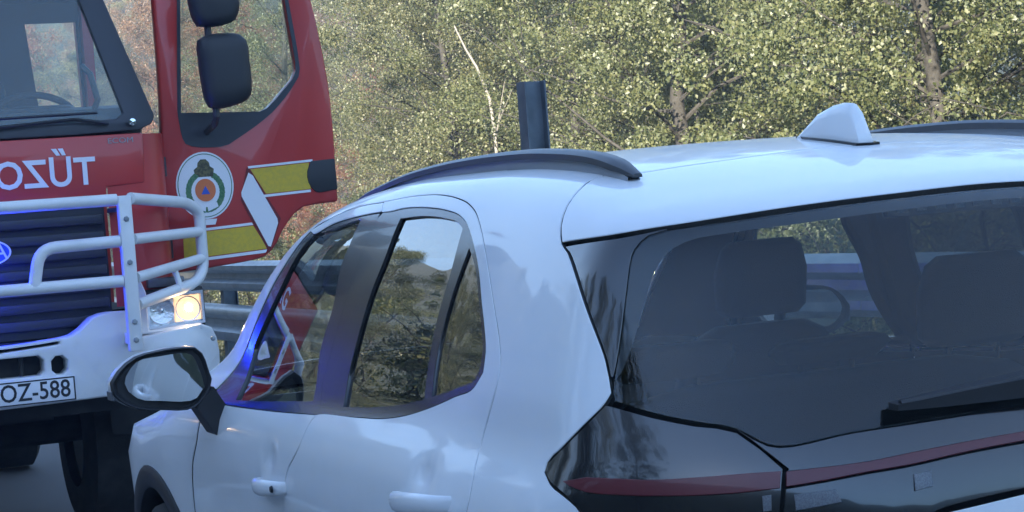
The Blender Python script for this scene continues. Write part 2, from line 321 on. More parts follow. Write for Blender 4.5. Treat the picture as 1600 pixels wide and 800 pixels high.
# ------------------------------------------------------------------ materials
def mat(name, colr, rough=0.5, metal=0.0, coat=0.0, spec=0.5, noise=None, bump=None, emit=None):
    m = bpy.data.materials.new(name); m.use_nodes = True
    nt = m.node_tree; b = nt.nodes['Principled BSDF']
    b.inputs['Base Color'].default_value = (*colr, 1); b.inputs['Roughness'].default_value = rough
    b.inputs['Metallic'].default_value = metal; b.inputs['Coat Weight'].default_value = coat
    b.inputs['Coat Roughness'].default_value = 0.04; b.inputs['Specular IOR Level'].default_value = spec
    tc = nt.nodes.new('ShaderNodeTexCoord')
    if noise:
        sc, col2, lo, hi = noise
        n = nt.nodes.new('ShaderNodeTexNoise'); n.inputs['Scale'].default_value = sc; n.inputs['Detail'].default_value = 6
        rp = nt.nodes.new('ShaderNodeValToRGB'); rp.color_ramp.elements[0].position = lo; rp.color_ramp.elements[1].position = hi
        rp.color_ramp.elements[0].color = (*colr, 1); rp.color_ramp.elements[1].color = (*col2, 1)
        nt.links.new(tc.outputs['Object'], n.inputs['Vector']); nt.links.new(n.outputs['Fac'], rp.inputs['Fac'])
        nt.links.new(rp.outputs['Color'], b.inputs['Base Color'])
    if bump:
        sc, st = bump
        n2 = nt.nodes.new('ShaderNodeTexNoise'); n2.inputs['Scale'].default_value = sc; n2.inputs['Detail'].default_value = 4
        bp = nt.nodes.new('ShaderNodeBump'); bp.inputs['Strength'].default_value = st; bp.inputs['Distance'].default_value = 0.01
        nt.links.new(tc.outputs['Object'], n2.inputs['Vector']); nt.links.new(n2.outputs['Fac'], bp.inputs['Height'])
        nt.links.new(bp.outputs['Normal'], b.inputs['Normal'])
    if emit:
        b.inputs['Emission Color'].default_value = (*emit[0], 1); b.inputs['Emission Strength'].default_value = emit[1]
    return m

def glass(name, tint, base=0.07, rough=0.0):
    m = bpy.data.materials.new(name); m.use_nodes = True
    nt = m.node_tree; nt.nodes.clear(); N = nt.nodes.new
    lw = N('ShaderNodeLayerWeight'); lw.inputs['Blend'].default_value = 0.5
    pw = N('ShaderNodeMath'); pw.operation = 'POWER'; pw.inputs[1].default_value = 3.3
    ml = N('ShaderNodeMath'); ml.operation = 'MULTIPLY_ADD'; ml.inputs[1].default_value = 1 - base; ml.inputs[2].default_value = base
    tr = N('ShaderNodeBsdfTransparent'); tr.inputs[0].default_value = (*tint, 1)
    gl = N('ShaderNodeBsdfGlossy'); gl.inputs['Roughness'].default_value = rough; gl.inputs[0].default_value = (1, 1, 1, 1)
    mx = N('ShaderNodeMixShader'); out = N('ShaderNodeOutputMaterial')
    nt.links.new(lw.outputs['Facing'], pw.inputs[0]); nt.links.new(pw.outputs[0], ml.inputs[0])
    nt.links.new(ml.outputs[0], mx.inputs[0]); nt.links.new(tr.outputs[0], mx.inputs[1]); nt.links.new(gl.outputs[0], mx.inputs[2])
    nt.links.new(mx.outputs[0], out.inputs[0])
    return m

M = dict(
    paint=mat('white_car_paint', (0.80, 0.80, 0.80), 0.5, coat=0.6, noise=(3.0, (0.76, 0.76, 0.755), 0.45, 0.7)),
    gloss=mat('gloss_black', (0.012, 0.012, 0.014), 0.18, coat=1.0),
    plastic=mat('black_plastic', (0.022, 0.022, 0.024), 0.55, bump=(900, 0.15)),
    satin=mat('black_pillar_trim', (0.016, 0.016, 0.018), 0.2, coat=0.3),
    railw=mat('grey_rail_base', (0.30, 0.31, 0.33), 0.4),
    railm=mat('silver_black_roof_rail', (0.055, 0.057, 0.062), 0.42),
    lining=mat('charcoal_interior', (0.007, 0.007, 0.008), 0.8, bump=(300, 0.2)),
    seat=mat('dark_seat_fabric', (0.006, 0.006, 0.007), 0.85, bump=(500, 0.4)),
    gl_clear=glass('clear_car_glass', (0.80, 0.84, 0.82)),
    gl_front=glass('front_door_glass', (0.58, 0.62, 0.61), 0.10),
    gl_priv=glass('privacy_glass', (0.17, 0.19, 0.19), 0.10),
    gl_rear=glass('rear_window_glass', (0.84, 0.90, 0.90), 0.045),
    red_lens=mat('red_lamp_lens', (0.11, 0.008, 0.014), 0.35, coat=0.25),
    clear_lens=mat('clear_lamp_lens', (0.16, 0.165, 0.175), 0.35, metal=0.3, coat=0.2, noise=(420, (0.09, 0.09, 0.10), 0.35, 0.65)),
    mirror=mat('mirror_glass', (0.85, 0.87, 0.88), 0.02, metal=1.0),
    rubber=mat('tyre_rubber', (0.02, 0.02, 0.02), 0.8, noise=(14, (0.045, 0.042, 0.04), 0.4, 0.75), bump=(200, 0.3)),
    alloy=mat('alloy_wheel', (0.42, 0.43, 0.44), 0.3, metal=0.9),
    chrome=mat('chrome', (0.75, 0.75, 0.76), 0.12, metal=1.0),
    red=mat('fire_engine_red_paint', (0.50, 0.034, 0.028), 0.42, coat=0.4, noise=(2.2, (0.42, 0.036, 0.032), 0.4, 0.7)),
    twhite=mat('truck_white_paint', (0.72, 0.72, 0.71), 0.45, coat=0.25, noise=(5, (0.60, 0.60, 0.585), 0.5, 0.75)),
    sticker=mat('white_reflective_film', (0.74, 0.74, 0.76), 0.35),
    yellow=mat('yellow_reflective_film', (0.62, 0.42, 0.03), 0.4, noise=(60, (0.55, 0.38, 0.04), 0.4, 0.6)),
    film=mat('dark_red_film', (0.16, 0.012, 0.016), 0.4),
    grille=mat('dark_grille_plastic', (0.035, 0.037, 0.045), 0.5),
    tglass=glass('truck_glass', (0.80, 0.86, 0.84), 0.05),
    green=mat('emblem_green', (0.04, 0.14, 0.06), 0.5, noise=(90, (0.10, 0.2, 0.09), 0.4, 0.6)),
    orange=mat('emblem_orange', (0.62, 0.16, 0.05), 0.5),
    blue=mat('emblem_blue', (0.03, 0.09, 0.45), 0.5),
    brown=mat('emblem_brown', (0.14, 0.12, 0.05), 0.6, noise=(80, (0.05, 0.05, 0.03), 0.4, 0.6)),
    ink=mat('black_ink', (0.015, 0.015, 0.018), 0.5),
    steel=mat('galvanised_steel', (0.36, 0.38, 0.39), 0.42, metal=0.75, noise=(9, (0.28, 0.30, 0.31), 0.4, 0.65)),
    dsteel=mat('dark_weathered_steel', (0.17, 0.19, 0.21), 0.5, metal=0.5, noise=(7, (0.10, 0.115, 0.13), 0.4, 0.7)),
    under=mat('dark_chassis', (0.012, 0.012, 0.013), 0.7, noise=(6, (0.03, 0.028, 0.025), 0.45, 0.7)),
    bulb=mat('lit_headlamp_bulb', (1, 0.9, 0.7), 0.3, emit=((1.0, 0.72, 0.40), 60.0)),
    glow=mat('warm_lit_reflector', (0.8, 0.6, 0.4), 0.3, emit=((1.0, 0.60, 0.28), 0.34)),
    bluelamp=mat('lit_blue_flasher', (0.02, 0.05, 0.8), 0.3, emit=((0.01, 0.03, 1.0), 150.0)),
    reflector=mat('headlamp_reflector', (0.85, 0.84, 0.82), 0.14, metal=1.0, bump=(60, 0.5)),
    lens=glass('headlamp_lens', (0.95, 0.95, 0.95), 0.06),
    amber=mat('amber_lens', (0.75, 0.28, 0.02), 0.2, coat=1.0),
)
# ------------------------------------------------------------------ the setting
def sst1(a, b, x):
    t = min(1, max(0, (x - a) / (b - a))); return t * t * (3 - 2 * t)

def ground_z(x, y):
    z = -0.03
    w = 0.35 * math.sin(x * 0.31 + 1.0) + 0.2 * math.sin(x * 0.83 + y * 0.5)
    z += sst1(6.4, 13.5, y + w) * 4.2 + sst1(14, 60, y) * 3
    # unseen bank added behind the camera, which keeps the low sun off the road
    z = max(z, 11.5 * sst1(17, 26, -.785 * x + .62 * y + .3 * w) - 2.5 * sst1(19, 16, -.785 * x + .62 * y))
    z -= 1.1 * sst1(-2.3, -5.5, y) * sst1(90, 60, x)
    z += sst1(-9, -60, y) * 7
    # the wooded hillside beyond the bend of the road
    z += 34 * sst1(62, 190, x + 0.5 * min(0, y))
    return z

asphalt = mat('asphalt', (0.12, 0.12, 0.122), 0.85, noise=(160, (0.19, 0.187, 0.182), 0.35, 0.7), bump=(260, 0.5))
dirt = mat('dry_grass_and_soil', (0.04, 0.05, 0.02), 0.95, noise=(1.3, (0.075, 0.068, 0.035), 0.4, 0.65), bump=(30, 0.8))
line_paint = mat('road_line_paint', (0.62, 0.62, 0.60), 0.6, noise=(40, (0.4, 0.4, 0.39), 0.5, 0.8))

def grid_mesh(name, xs, ys, fz, m):
    vsx = [(x, y, fz(x, y)) for x in xs for y in ys]; ny = len(ys)
    fs = [(i * ny + j, (i + 1) * ny + j, (i + 1) * ny + j + 1, i * ny + j + 1) for i in range(len(xs) - 1) for j in range(ny - 1)]
    me = bpy.data.meshes.new(name); me.from_pydata(vsx, [], fs); shade(me, 180)
    return link(name, me, m)

xs = list(np.arange(-90, -40, 5.0)) + list(np.arange(-40, 40, 1.0)) + list(np.arange(40, 120, 3.0)) + list(np.arange(120, 700, 20.0))
ys = list(np.arange(-400, -60, 20.0)) + list(np.arange(-60, -12, 4.0)) + list(np.arange(-12, 20, 0.8)) + list(np.arange(20, 61, 4.0)) + [80, 120, 200, 400]
tag(grid_mesh('ground', xs, ys, ground_z, dirt), kind='structure')
tag(grid_mesh('road', list(np.arange(-18, 62, 4.0)), [-2.1, 0, 2, 4, 6.0], lambda x, y: 0.0, asphalt), kind='structure')
for nm, ya, yb in (('edge_line', -1.30, -1.18), ('edge_line', 5.35, 5.47)):
    tag(grid_mesh(nm, [-18, 20, 60], [ya, yb], lambda x, y: 0.004, line_paint), kind='structure')
mb = MB()
for i in range(-2, 8):
    if abs(i) > 0 or True:
        g = bmesh.ops.create_grid(mb.bm, x_segments=1, y_segments=1, size=0.5, matrix=Matrix.Translation((i * 6 - 1, 2.05, 0.004)) @ Matrix.Diagonal((3.0, 0.12, 1, 1)))
tag(mb.build('centre_line', line_paint), kind='structure')

# guard rail with tall H posts along the right-hand edge
RX0 = 5.40
gr = empty('guard_rail', (RX0, -1.66, 0), 'galvanised double beam guard rail with tall steel posts behind the white car', 'guard rail')
def beam_profile(z0, z1):
    h = z1 - z0
    return [(0.0, z0), (0.035, z0 + .05 * h), (0.06, z0 + .14 * h), (0.06, z0 + .28 * h), (0.0, z0 + .42 * h), (0.0, z0 + .58 * h), (0.06, z0 + .72 * h), (0.06, z0 + .86 * h), (0.035, z0 + .95 * h), (0.0, z0 + h)]
def beam(z0, z1, x0, x1):
    b = MB((RX0, -1.66, 0)); pr = beam_profile(z0, z1); bm = b.bm
    loops = []
    for x in (x0, x1):
        loops.append(([bm.verts.new((x, -1.60 + d, z)) for d, z in pr], [bm.verts.new((x, -1.604 + d, z)) for d, z in pr]))
    for k in range(len(pr) - 1):
        for q in (0, 1):
            bm.faces.new((loops[0][q][k], loops[1][q][k], loops[1][q][k + 1], loops[0][q][k + 1]))
    for x in (0, 1):
        for k in range(len(pr) - 1): bm.faces.new((loops[x][0][k], loops[x][0][k + 1], loops[x][1][k + 1], loops[x][1][k]))
    return b
for k in range(-2, 7):
    x = RX0 + 6.0 * k
    b = MB((RX0, -1.66, 0))
    b.box((x - .050, -1.745, -1.2), (x + .050, -1.737, 2.06)).box((x - .050, -1.643, -1.2), (x + .050, -1.635, 2.06)).box((x - .004, -1.737, -1.2), (x + .004, -1.643, 2.06))
    b.build('post', M['dsteel'], gr, ang=20)
    for z in (1.11, .78):
        b = MB((RX0, -1.66, 0)); b.box((x - .05, -1.635, z - .07), (x + .05, -1.601, z + .07)); b.build('spacer', M['steel'], gr, ang=20)
    for z0, z1 in ((1.005, 1.225), (.63, .905)):
        beam(z0, z1, x - 3.0, x + 2.996).build('rail_beam', M['steel'], gr, ang=50)
# ------------------------------------------------------------------ the white car
SEAM_SHADE = {}     # faces of each panel's inner edge coloured black to imitate shade in the seams
def npy_inside(poly, pts):
    P = np.array(poly); x, y = pts[:, 0], pts[:, 1]; c = np.zeros(len(pts), bool)
    A = P; B = np.roll(P, 1, 0)
    for a, b in zip(A, B):
        if a[1] == b[1]: continue
        m = ((a[1] > y) != (b[1] > y)) & (x < (b[0] - a[0]) * (y - a[1]) / (b[1] - a[1]) + a[0]); c ^= m
    return c

def skin(outer, holes=(), gap=0.0033, off=0.0, flange=0.014, step=0.035, fine=0.018, sym=False, corner=38, hgap=None, axis=None):
    """a piece of the body shell cut along outer (points near the shell): verts, faces, normals"""
    O = [tuple(p) for p in outer]
    if sym:
        zi = [i for i, p in enumerate(O) if abs(p[1]) < 1e-4]
        if zi[1] - zi[0] == 1: O = O[zi[1]:] + O[:zi[1]]
        O = O + [(x, -y, z) for x, y, z in O[::-1] if abs(y) > 1e-4]
    d = np.array(O) - CEN; d /= np.linalg.norm(d, axis=1)[:, None]
    m = d.mean(0) if axis is None else np.array(axis, float); m /= np.linalg.norm(m)
    e1 = np.cross([0, 0, 1.0], m) if abs(m[2]) < .9 else np.array([0, 1.0, 0]); e1 -= m * (e1 @ m); e1 /= np.linalg.norm(e1); e2 = np.cross(m, e1)
    def g2(P):
        q = np.array(P) - CEN; w = q @ m
        return [(float(a), float(b)) for a, b in zip((q @ e1) / w, (q @ e2) / w)]
    o2 = inset2(curve2(g2(O), fine, corner), gap)
    h2 = []
    for h in holes:
        hh = curve2(g2(h), fine, corner)
        h2.append(inset2(hh, -(gap if hgap is None else hgap)))
    P = np.array(o2); lo, hi = P.min(0), P.max(0)
    gx, gy = np.meshgrid(np.arange(lo[0] + step / 2, hi[0], step), np.arange(lo[1] + step / 2, hi[1], step), indexing='ij')
    gx = gx + (np.arange(gx.shape[1]) % 2)[None, :] * step * .5
    E = np.stack([gx.ravel(), gy.ravel()], -1)
    k = npy_inside(o2, E)
    for h in h2: k &= ~npy_inside(h, E)
    E = E[k]
    for lp in [o2] + h2:
        L = np.array(lp)
        dist = np.sqrt(((E[:, None] - L[None]) ** 2).sum(-1)).min(1); E = E[dist > step * .45]
    v2, tris = cdt2(o2, h2, [tuple(e) for e in E])
    v2 = np.array(v2); D3 = m + v2[:, :1] * e1 + v2[:, 1:] * e2; D3 /= np.linalg.norm(D3, axis=1)[:, None]
    X = out(D3); N = grad(X); X = X + N * off
    tris = np.array(tris)
    fn = np.cross(X[tris[:, 1]] - X[tris[:, 0]], X[tris[:, 2]] - X[tris[:, 0]])
    if (fn * N[tris[:, 0]]).sum() < 0: tris = tris[:, ::-1]
    faces = [tuple(int(i) for i in t) for t in tris]
    V = [tuple(x) for x in X]; NN = [tuple(x) for x in N]
    if flange:
        ed = set()
        for a, b, c in faces: ed |= {(a, b), (b, c), (c, a)}
        bd = [(a, b) for a, b in ed if (b, a) not in ed]; idx = {}
        acc = {}
        for a, b in bd:
            s_ = np.cross(X[b] - X[a], N[a]); l = np.linalg.norm(s_); s_ = s_ / l if l > 1e-9 else s_
            for q in (a, b): acc[q] = acc.get(q, 0) + s_
        for q, s_ in acc.items():
            s_ = s_ / max(np.linalg.norm(s_), 1e-6)
            i0 = len(V); idx[q] = i0
            V += [tuple(X[q]), tuple(X[q] + s_ * .0012 - N[q] * .0022), tuple(X[q] + s_ * .0014 - N[q] * flange)]
            NN += [tuple(N[q]), tuple(s_ * .92 + N[q] * .3), tuple(s_)]
        for a, b in bd:
            i, j = idx[a], idx[b]
            for q in (0, 1): faces.append((i + q, i + q + 1, j + q + 1, j + q))
        SEAM_SHADE[len(V), len(faces)] = [len(tris) + 2 * n_ + 1 for n_ in range(len(bd))]
    return V, faces, NN

def skin_mesh(name, parts, mirror=False):
    V, Fc, N, sl_ = [], [], [], []
    for v, f, n in parts:
        sl_ += [len(Fc) + i for i in SEAM_SHADE.get((len(v), len(f)), ())]
        o = len(V); V += v; N += n; Fc += [tuple(i + o for i in t) for t in f]
    if mirror:
        V = [(x, -y, z) for x, y, z in V]; N = [(x, -y, z) for x, y, z in N]; Fc = [t[::-1] for t in Fc]
    me = bpy.data.meshes.new(name); me.from_pydata(V, [], Fc)
    me.polygons.foreach_set('use_smooth', [True] * len(me.polygons)); me.update()
    me['dark_edge'] = sl_
    me.normals_split_custom_set_from_vertices([Vector(n).normalized() for n in N])
    return me

def moved(parts, d):
    return [([tuple(np.array(a) - np.array(b) * d) for a, b in zip(v, n)], f, n) for v, f, n in parts]

car = empty('white_car', (0, 0, 0), 'white compact crossover with black roof rails, seen from its left rear corner', 'car')
lin = []           # pieces that also get an inner lining

def both(name, parts, m, parents=None, lining=False):
    r = []
    for k, mir in enumerate((False, True)):
        r.append(link(name, skin_mesh(name, parts, mir), m, parents[k] if parents else car))
    if lining: lin.extend((p, True) for p in parts)
    return r

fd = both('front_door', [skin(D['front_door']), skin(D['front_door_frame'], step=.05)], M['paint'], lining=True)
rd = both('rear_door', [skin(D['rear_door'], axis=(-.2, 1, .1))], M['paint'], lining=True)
both('window_surround', [skin(D['front_trim'], [D['front_glass']], off=-.003, gap=.001, hgap=0)], M['satin'], fd)
both('window_surround', [skin(D['rear_trim'], [D['rear_glass'], D['quarter_glass']], off=-.003, gap=.001, hgap=0)], M['satin'], rd)
both('window_glass', [skin(D['front_glass'], off=-.010, gap=-.006, flange=0)], M['gl_front'], fd)
both('window_glass', [skin(D['rear_glass'], off=-.010, gap=-.006, flange=0)], M['gl_priv'], rd)
both('quarter_window', [skin(D['quarter_glass'], off=-.008, gap=-.006, flange=0)], M['gl_priv'], rd)
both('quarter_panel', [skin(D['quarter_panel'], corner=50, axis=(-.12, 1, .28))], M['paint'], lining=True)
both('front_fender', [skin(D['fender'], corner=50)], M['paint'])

gap = D['gap_line']
roof_o = [(-.105, 0, 1.55)] + gap[1:] + [(.3, .535, 1.55), (.8, .54, 1.55), (1.2, .535, 1.53), (1.42, .525, 1.5), (1.50, .30, 1.53), (1.52, 0, 1.53)]
rf = [skin(roof_o, sym=True, step=.06)]
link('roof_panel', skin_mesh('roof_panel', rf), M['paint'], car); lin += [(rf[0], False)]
ws = [(1.525, 0, 1.53), (1.505, .30, 1.53), (1.425, .52, 1.5), (1.62, .535, 1.45), (2.0, .595, 1.28), (2.37, .66, 1.07), (2.44, .3, 1.07), (2.46, 0, 1.07)]
link('windscreen', skin_mesh('windscreen', [skin(ws, sym=True, step=.08, off=-.004, flange=.006)]), M['gl_clear'], car)
hood = [(2.465, 0, 1.07), (2.445, .3, 1.07), (2.39, .735, 1.05), (2.7, .715, .99), (3.1, .655, .90), (3.22, .35, .92), (3.25, 0, .92)]
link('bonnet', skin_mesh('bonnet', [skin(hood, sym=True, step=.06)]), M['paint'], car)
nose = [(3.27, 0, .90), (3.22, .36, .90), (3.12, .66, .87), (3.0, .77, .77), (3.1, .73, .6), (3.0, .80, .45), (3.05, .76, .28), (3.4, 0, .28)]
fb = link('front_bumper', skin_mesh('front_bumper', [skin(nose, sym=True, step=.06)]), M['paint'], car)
for sgn in (False, True):
    link('headlamp', skin_mesh('headlamp', [skin([(3.10, .67, .87), (3.02, .765, .79), (3.2, .64, .74), (3.34, .42, .76), (3.28, .42, .84)], off=.004, gap=.004)], sgn), M['clear_lens'], car)
link('front_grille', skin_mesh('front_grille', [skin([(3.38, 0, .62), (3.33, .4, .62), (3.3, .5, .4), (3.38, 0, .34)], sym=True, off=.004)]), M['plastic'], fb)

# tailgate
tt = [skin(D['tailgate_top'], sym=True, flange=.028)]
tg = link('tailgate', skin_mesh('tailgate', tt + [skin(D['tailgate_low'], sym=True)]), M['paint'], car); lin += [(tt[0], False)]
both('side_garnish', [skin(D['side_garnish'], off=-.006, gap=.0015)], M['gloss'], (tg, tg))
rw = link('rear_window', skin_mesh('rear_window', [skin(D['rear_window'], sym=True, off=-.008, gap=.001, flange=.004)]), M['gl_rear'], tg)
link('glass_border', skin_mesh('glass_border', [skin(D['frit'], sym=True, off=-.0125, gap=0, flange=0, corner=60)]), M['ink'], rw)
link('tail_garnish', skin_mesh('tail_garnish', [skin(D['tail_garnish'], sym=True, off=-.002, gap=.0015)]), M['gloss'], tg)
lb = link('light_bar', skin_mesh('light_bar', [skin(D['bar_red'], sym=True, off=.005, gap=.0005, flange=.006)]), M['red_lens'], tg)
ll = link('lower_garnish', skin_mesh('lower_garnish', [skin(D['lamp_lower'], sym=True, off=-.004, gap=.0015)]), M['gloss'], tg)
for q in ('clear_lens', 'clear_lens2'): both('clear_lens', [skin(D[q], off=-.002, gap=0, step=.02)], M['clear_lens'], (ll, ll))
tl = both('tail_lamp', [skin(D['tail_lamp'], off=.002)], M['gloss'])
both('red_lens', [skin(D['lamp_red'], off=.0055, gap=.001, flange=.005)], M['red_lens'], tl)
both('clear_lens', [skin(D['clear_lens3'], off=.004, gap=0, step=.02, flange=.004)], M['clear_lens'], tl)
both('rear_bumper_corner', [], M['paint']) if False else None
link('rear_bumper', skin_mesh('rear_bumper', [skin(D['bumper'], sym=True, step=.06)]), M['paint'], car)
# rear wiper: arm cover and blade lying on the foot of the glass
b = MB(); A0 = Vector((-.672, .352, 1.112)); A1 = Vector((-.672, -.10, 1.130))
for k, (t0, w, h) in enumerate(((0, .012, .008), (.15, .022, .012), (.4, .034, .016), (.7, .045, .022), (1.0, .055, .030))):
    c = A0.lerp(A1, t0) + Vector((-.012, 0, 0))
    ring = [b.bm.verts.new(c + Vector(q)) for q in ((0.02, 0, -w / 2), (-h, 0, -w / 2), (-h * 1.2, 0, w * .3), (0.02, 0, w / 2))]
    if k:
        for q in range(4): b.bm.faces.new((prev[q], prev[(q + 1) % 4], ring[(q + 1) % 4], ring[q]))
    else: b.bm.faces.new(ring)
    prev = ring
b.bm.faces.new(prev[::-1])
b.build('wiper', M['plastic'], tg)
b = MB(); b.tube([(-.688, .345, 1.117), (-.695, .15, 1.13), (-.685, -.06, 1.155)], .006, 6); b.build('wiper_blade', M['plastic'], tg)
b = MB(); b.box((-.455, -.19, 1.412), (-.435, .19, 1.442), .004); hb = b.build('high_brake_lamp', M['gloss'], tg)
for k in range(9):
    y = -.16 + .04 * k; b = MB(); b.box((-.4585, y - .010, 1.420), (-.4555, y + .010, 1.434)); b.build('brake_led', M['clear_lens'], hb)

# dark inner lining behind the painted panels
V, Fc = [], []
for (v, f, n), mir in lin:
    v = np.array(v) - np.array(n) * .03
    for s_ in ((1, -1) if mir else (1,)):
        o = len(V); V += [(x, s_ * y, z) for x, y, z in v]; Fc += [tuple(i + o for i in t) for t in f]
me = bpy.data.meshes.new('interior_lining'); me.from_pydata(V, [], Fc); shade(me, 60)
link('interior_lining', me, M['lining'], car)

# door handles
def handle(x0, x1, zc0, zc1, h, par):
    for s_, p in zip((1, -1), par):
        b = MB(); prev = None; n = 12
        for k in range(n + 1):
            t_ = k / n; x = x0 + (x1 - x0) * t_; z = zc0 + (zc1 - zc0) * t_
            e = math.sin(math.pi * min(max(t_, .0), 1)) ** .35 if 0 < t_ < 1 else 0.0
            y = float(side_y(x, z)) - .012 + .045 * e
            hh = h * (.62 + .38 * math.sin(math.pi * t_) ** .5)
            ring = [b.bm.verts.new((x, s_ * (y + .011 * math.cos(a) * (1 if abs(math.sin(a)) < .9 else .6)), z + hh * math.sin(a))) for a in [2 * math.pi * q / 14 for q in range(14)]]
            if prev:
                for q in range(14): b.bm.faces.new((prev[q], prev[(q + 1) % 14], ring[(q + 1) % 14], ring[q]))
            else: b.bm.faces.new(ring)
            prev = ring
        b.bm.faces.new(prev[::-1])
        b.build('door_handle', M['paint'], p, ang=60)
handle(.30, .01, .925, .945, .022, rd)
handle(1.345, 1.12, .852, .862, .021, fd)
for s_, p in zip((1, -1), fd):
    b = MB(); b.lathe((1.14, s_ * .905, .861), (0, s_, 0), [(0, .0001), (.001, .007), (-.004, .009)], 12); b.build('keyhole', M['ink'], p)

# roof rails, fin, mirrors
RAIL = [(1.52, 1.512), (1.40, 1.535), (1.252, 1.551), (.932, 1.577), (.70, 1.586), (.524, 1.588), (.346, 1.586), (.128, 1.575), (-.002, 1.562), (-.112, 1.540), (-.165, 1.522)]
fz = spl([a for a, _ in RAIL[::-1]], [c for _, c in RAIL[::-1]])
for s_ in (1, -1):
    b = MB(); prev = None; n = 48
    for k in range(n + 1):
        x = 1.52 - 1.685 * k / n; z = float(fz(np.array(x)))
        e_ = sst1(-.165, -.09, x); w = .010 + .011 * e_; hh = .004 + .0065 * e_
        yy = .528 - .018 * sst1(1.0, 1.5, x)
        ring = [b.bm.verts.new((x, s_ * (yy + q[0] * w), z + q[1] * hh)) for q in ((-1, -.9), (-.95, .4), (-.5, 1), (.45, .85), (.95, .2), (1, -.9))]
        if prev:
            for q in range(6): b.bm.faces.new((prev[q], prev[(q + 1) % 6], ring[(q + 1) % 6], ring[q]))
        else: b.bm.faces.new(ring)
        prev = ring
    b.bm.faces.new(prev[::-1])
    rl = b.build('roof_rail', M['railm'], car, ang=50)
    b = MB(); prev = None
    for k in range(41):
        x = 1.50 - 1.65 * k / 40; zt_ = float(fz(np.array(x))) - .008; yy = .528 - .018 * sst1(1.0, 1.5, x)
        ring = [b.bm.verts.new(q) for q in ((x, s_ * (yy - .011), zt_), (x, s_ * (yy + .012), zt_), (x, s_ * (yy + .014), 1.45 + .06 * sst1(1.6, 1.2, x)), (x, s_ * (yy - .012), 1.45 + .06 * sst1(1.6, 1.2, x)))]
        if prev:
            for q in range(4): b.bm.faces.new((prev[q], prev[(q + 1) % 4], ring[(q + 1) % 4], ring[q]))
        prev = ring
    b.build('rail_foot', M['railw'], rl)
b = MB(); prev = None
for x, z0, z1, w0, w1 in ((.150, 1.574, 1.578, .003, .002), (.10, 1.570, 1.600, .011, .008), (.053, 1.566, 1.622, .015, .011), (0, 1.560, 1.634, .018, .012), (-.04, 1.555, 1.636, .020, .013), (-.072, 1.552, 1.633, .020, .013), (-.082, 1.550, 1.622, .020, .013), (-.106, 1.545, 1.560, .019, .016)):
    prof = [(1.0, 0), (.93, .12), (.80, .40), (.62, .70), (.45, .86), (.25, .96), (0, 1)]
    half = [(w1 + (w0 - w1) * (c - .45) / .55 if c > .45 else w1 * c / .45, z0 + (z1 - z0) * h_) for c, h_ in prof]
    ring = [b.bm.verts.new((x, -a_, h_)) for a_, h_ in half] + [b.bm.verts.new((x, a_, h_)) for a_, h_ in half[::-1][1:]]
    if prev:
        for q in range(len(ring) - 1): b.bm.faces.new((prev[q], ring[q], ring[q + 1], prev[q + 1]))
    else: b.bm.faces.new(ring)
    prev = ring
b.bm.faces.new(prev[::-1])
fin = b.build('antenna_fin', M['paint'], car, ang=48)
b = MB(); b.plate(curve2([(.155, 0), (.05, .021), (-.05, .027), (-.113, .027), (-.117, 0), (-.113, -.027), (-.05, -.027), (.05, -.021)], .02), lambda u, v, w: (u, v, float(TOP(np.array(u))) - .004 + w), .009); b.build('fin_gasket', M['satin'], fin)

def ring_loft(b, rings, close0=True, close1=True):
    vr = [[b.bm.verts.new(p) for p in r] for r in rings]; n = len(vr[0])
    for A, B in zip(vr, vr[1:]):
        for q in range(n): b.bm.faces.new((A[q], A[(q + 1) % n], B[(q + 1) % n], B[q]))
    if close0: b.bm.faces.new(vr[0])
    if close1: b.bm.faces.new(vr[-1][::-1])
ho = curve2([(y, z) for _, y, z in MIR['housing']], .02, 60)
cy_ = sum(p[0] for p in ho) / len(ho); cz_ = sum(p[1] for p in ho) / len(ho)
def sc2(lp, s, dy=0, dz=0): return [(cy_ + (y - cy_) * s + dy, cz_ + (z - cz_) * s + dz) for y, z in lp]
for s_ in (1, -1):
    # the face leans a little outwards: x grows with distance from the door
    fx = lambda y: 1.79 + (y - .86) * .055
    root = MB()
    ring_loft(root, [[(fx(y) + dx, s_ * y, z) for y, z in sc2(ho, k)] for dx, k in ((.006, .90), (-.004, .94), (-.006, .975), (.004, 1.0), (.02, 1.0))], True, False)
    mm = root.build('side_mirror', M['plastic'], car, ang=50)
    b = MB(); ring_loft(b, [[(fx(y) + dx, s_ * y, z) for y, z in sc2(ho, k)] for dx, k in ((.016, 1.008), (.05, 1.012), (.085, .96), (.115, .85), (.135, .66), (.143, .4))], False, True)
    b.build('mirror_cap', M['paint'], mm, ang=60)
    b = MB(); b.plate(curve2([(y, z) for _, y, z in MIR['glass']], .02, 60), lambda u, v, w: (fx(u) - .0045 - w, s_ * u, v), .002); b.build('mirror_glass', M['mirror'], mm)
    b = MB(); ring_loft(b, [[(fx(y) + dx + .01, s_ * y, z) for y, z in [(1.120 + q * .008, 1.064 + e) for q, e in ((0, -.012), (1, -.01), (1.2, .012), (.3, .016))]] for dx in (-.004, .05)]); b.build('indicator_lens', M['clear_lens'], mm)
    b = MB(); st = [(y, z) for _, y, z in MIR['stalk']]
    def stp(x, k): return [(x, s_ * (y if z > 1.0 else min(y, .885)), z) for y, z in st]
    ring_loft(b, [stp(1.765, 1), stp(1.86, 1)])
    b.build('mirror_stalk', M['plastic'], mm, ang=40)

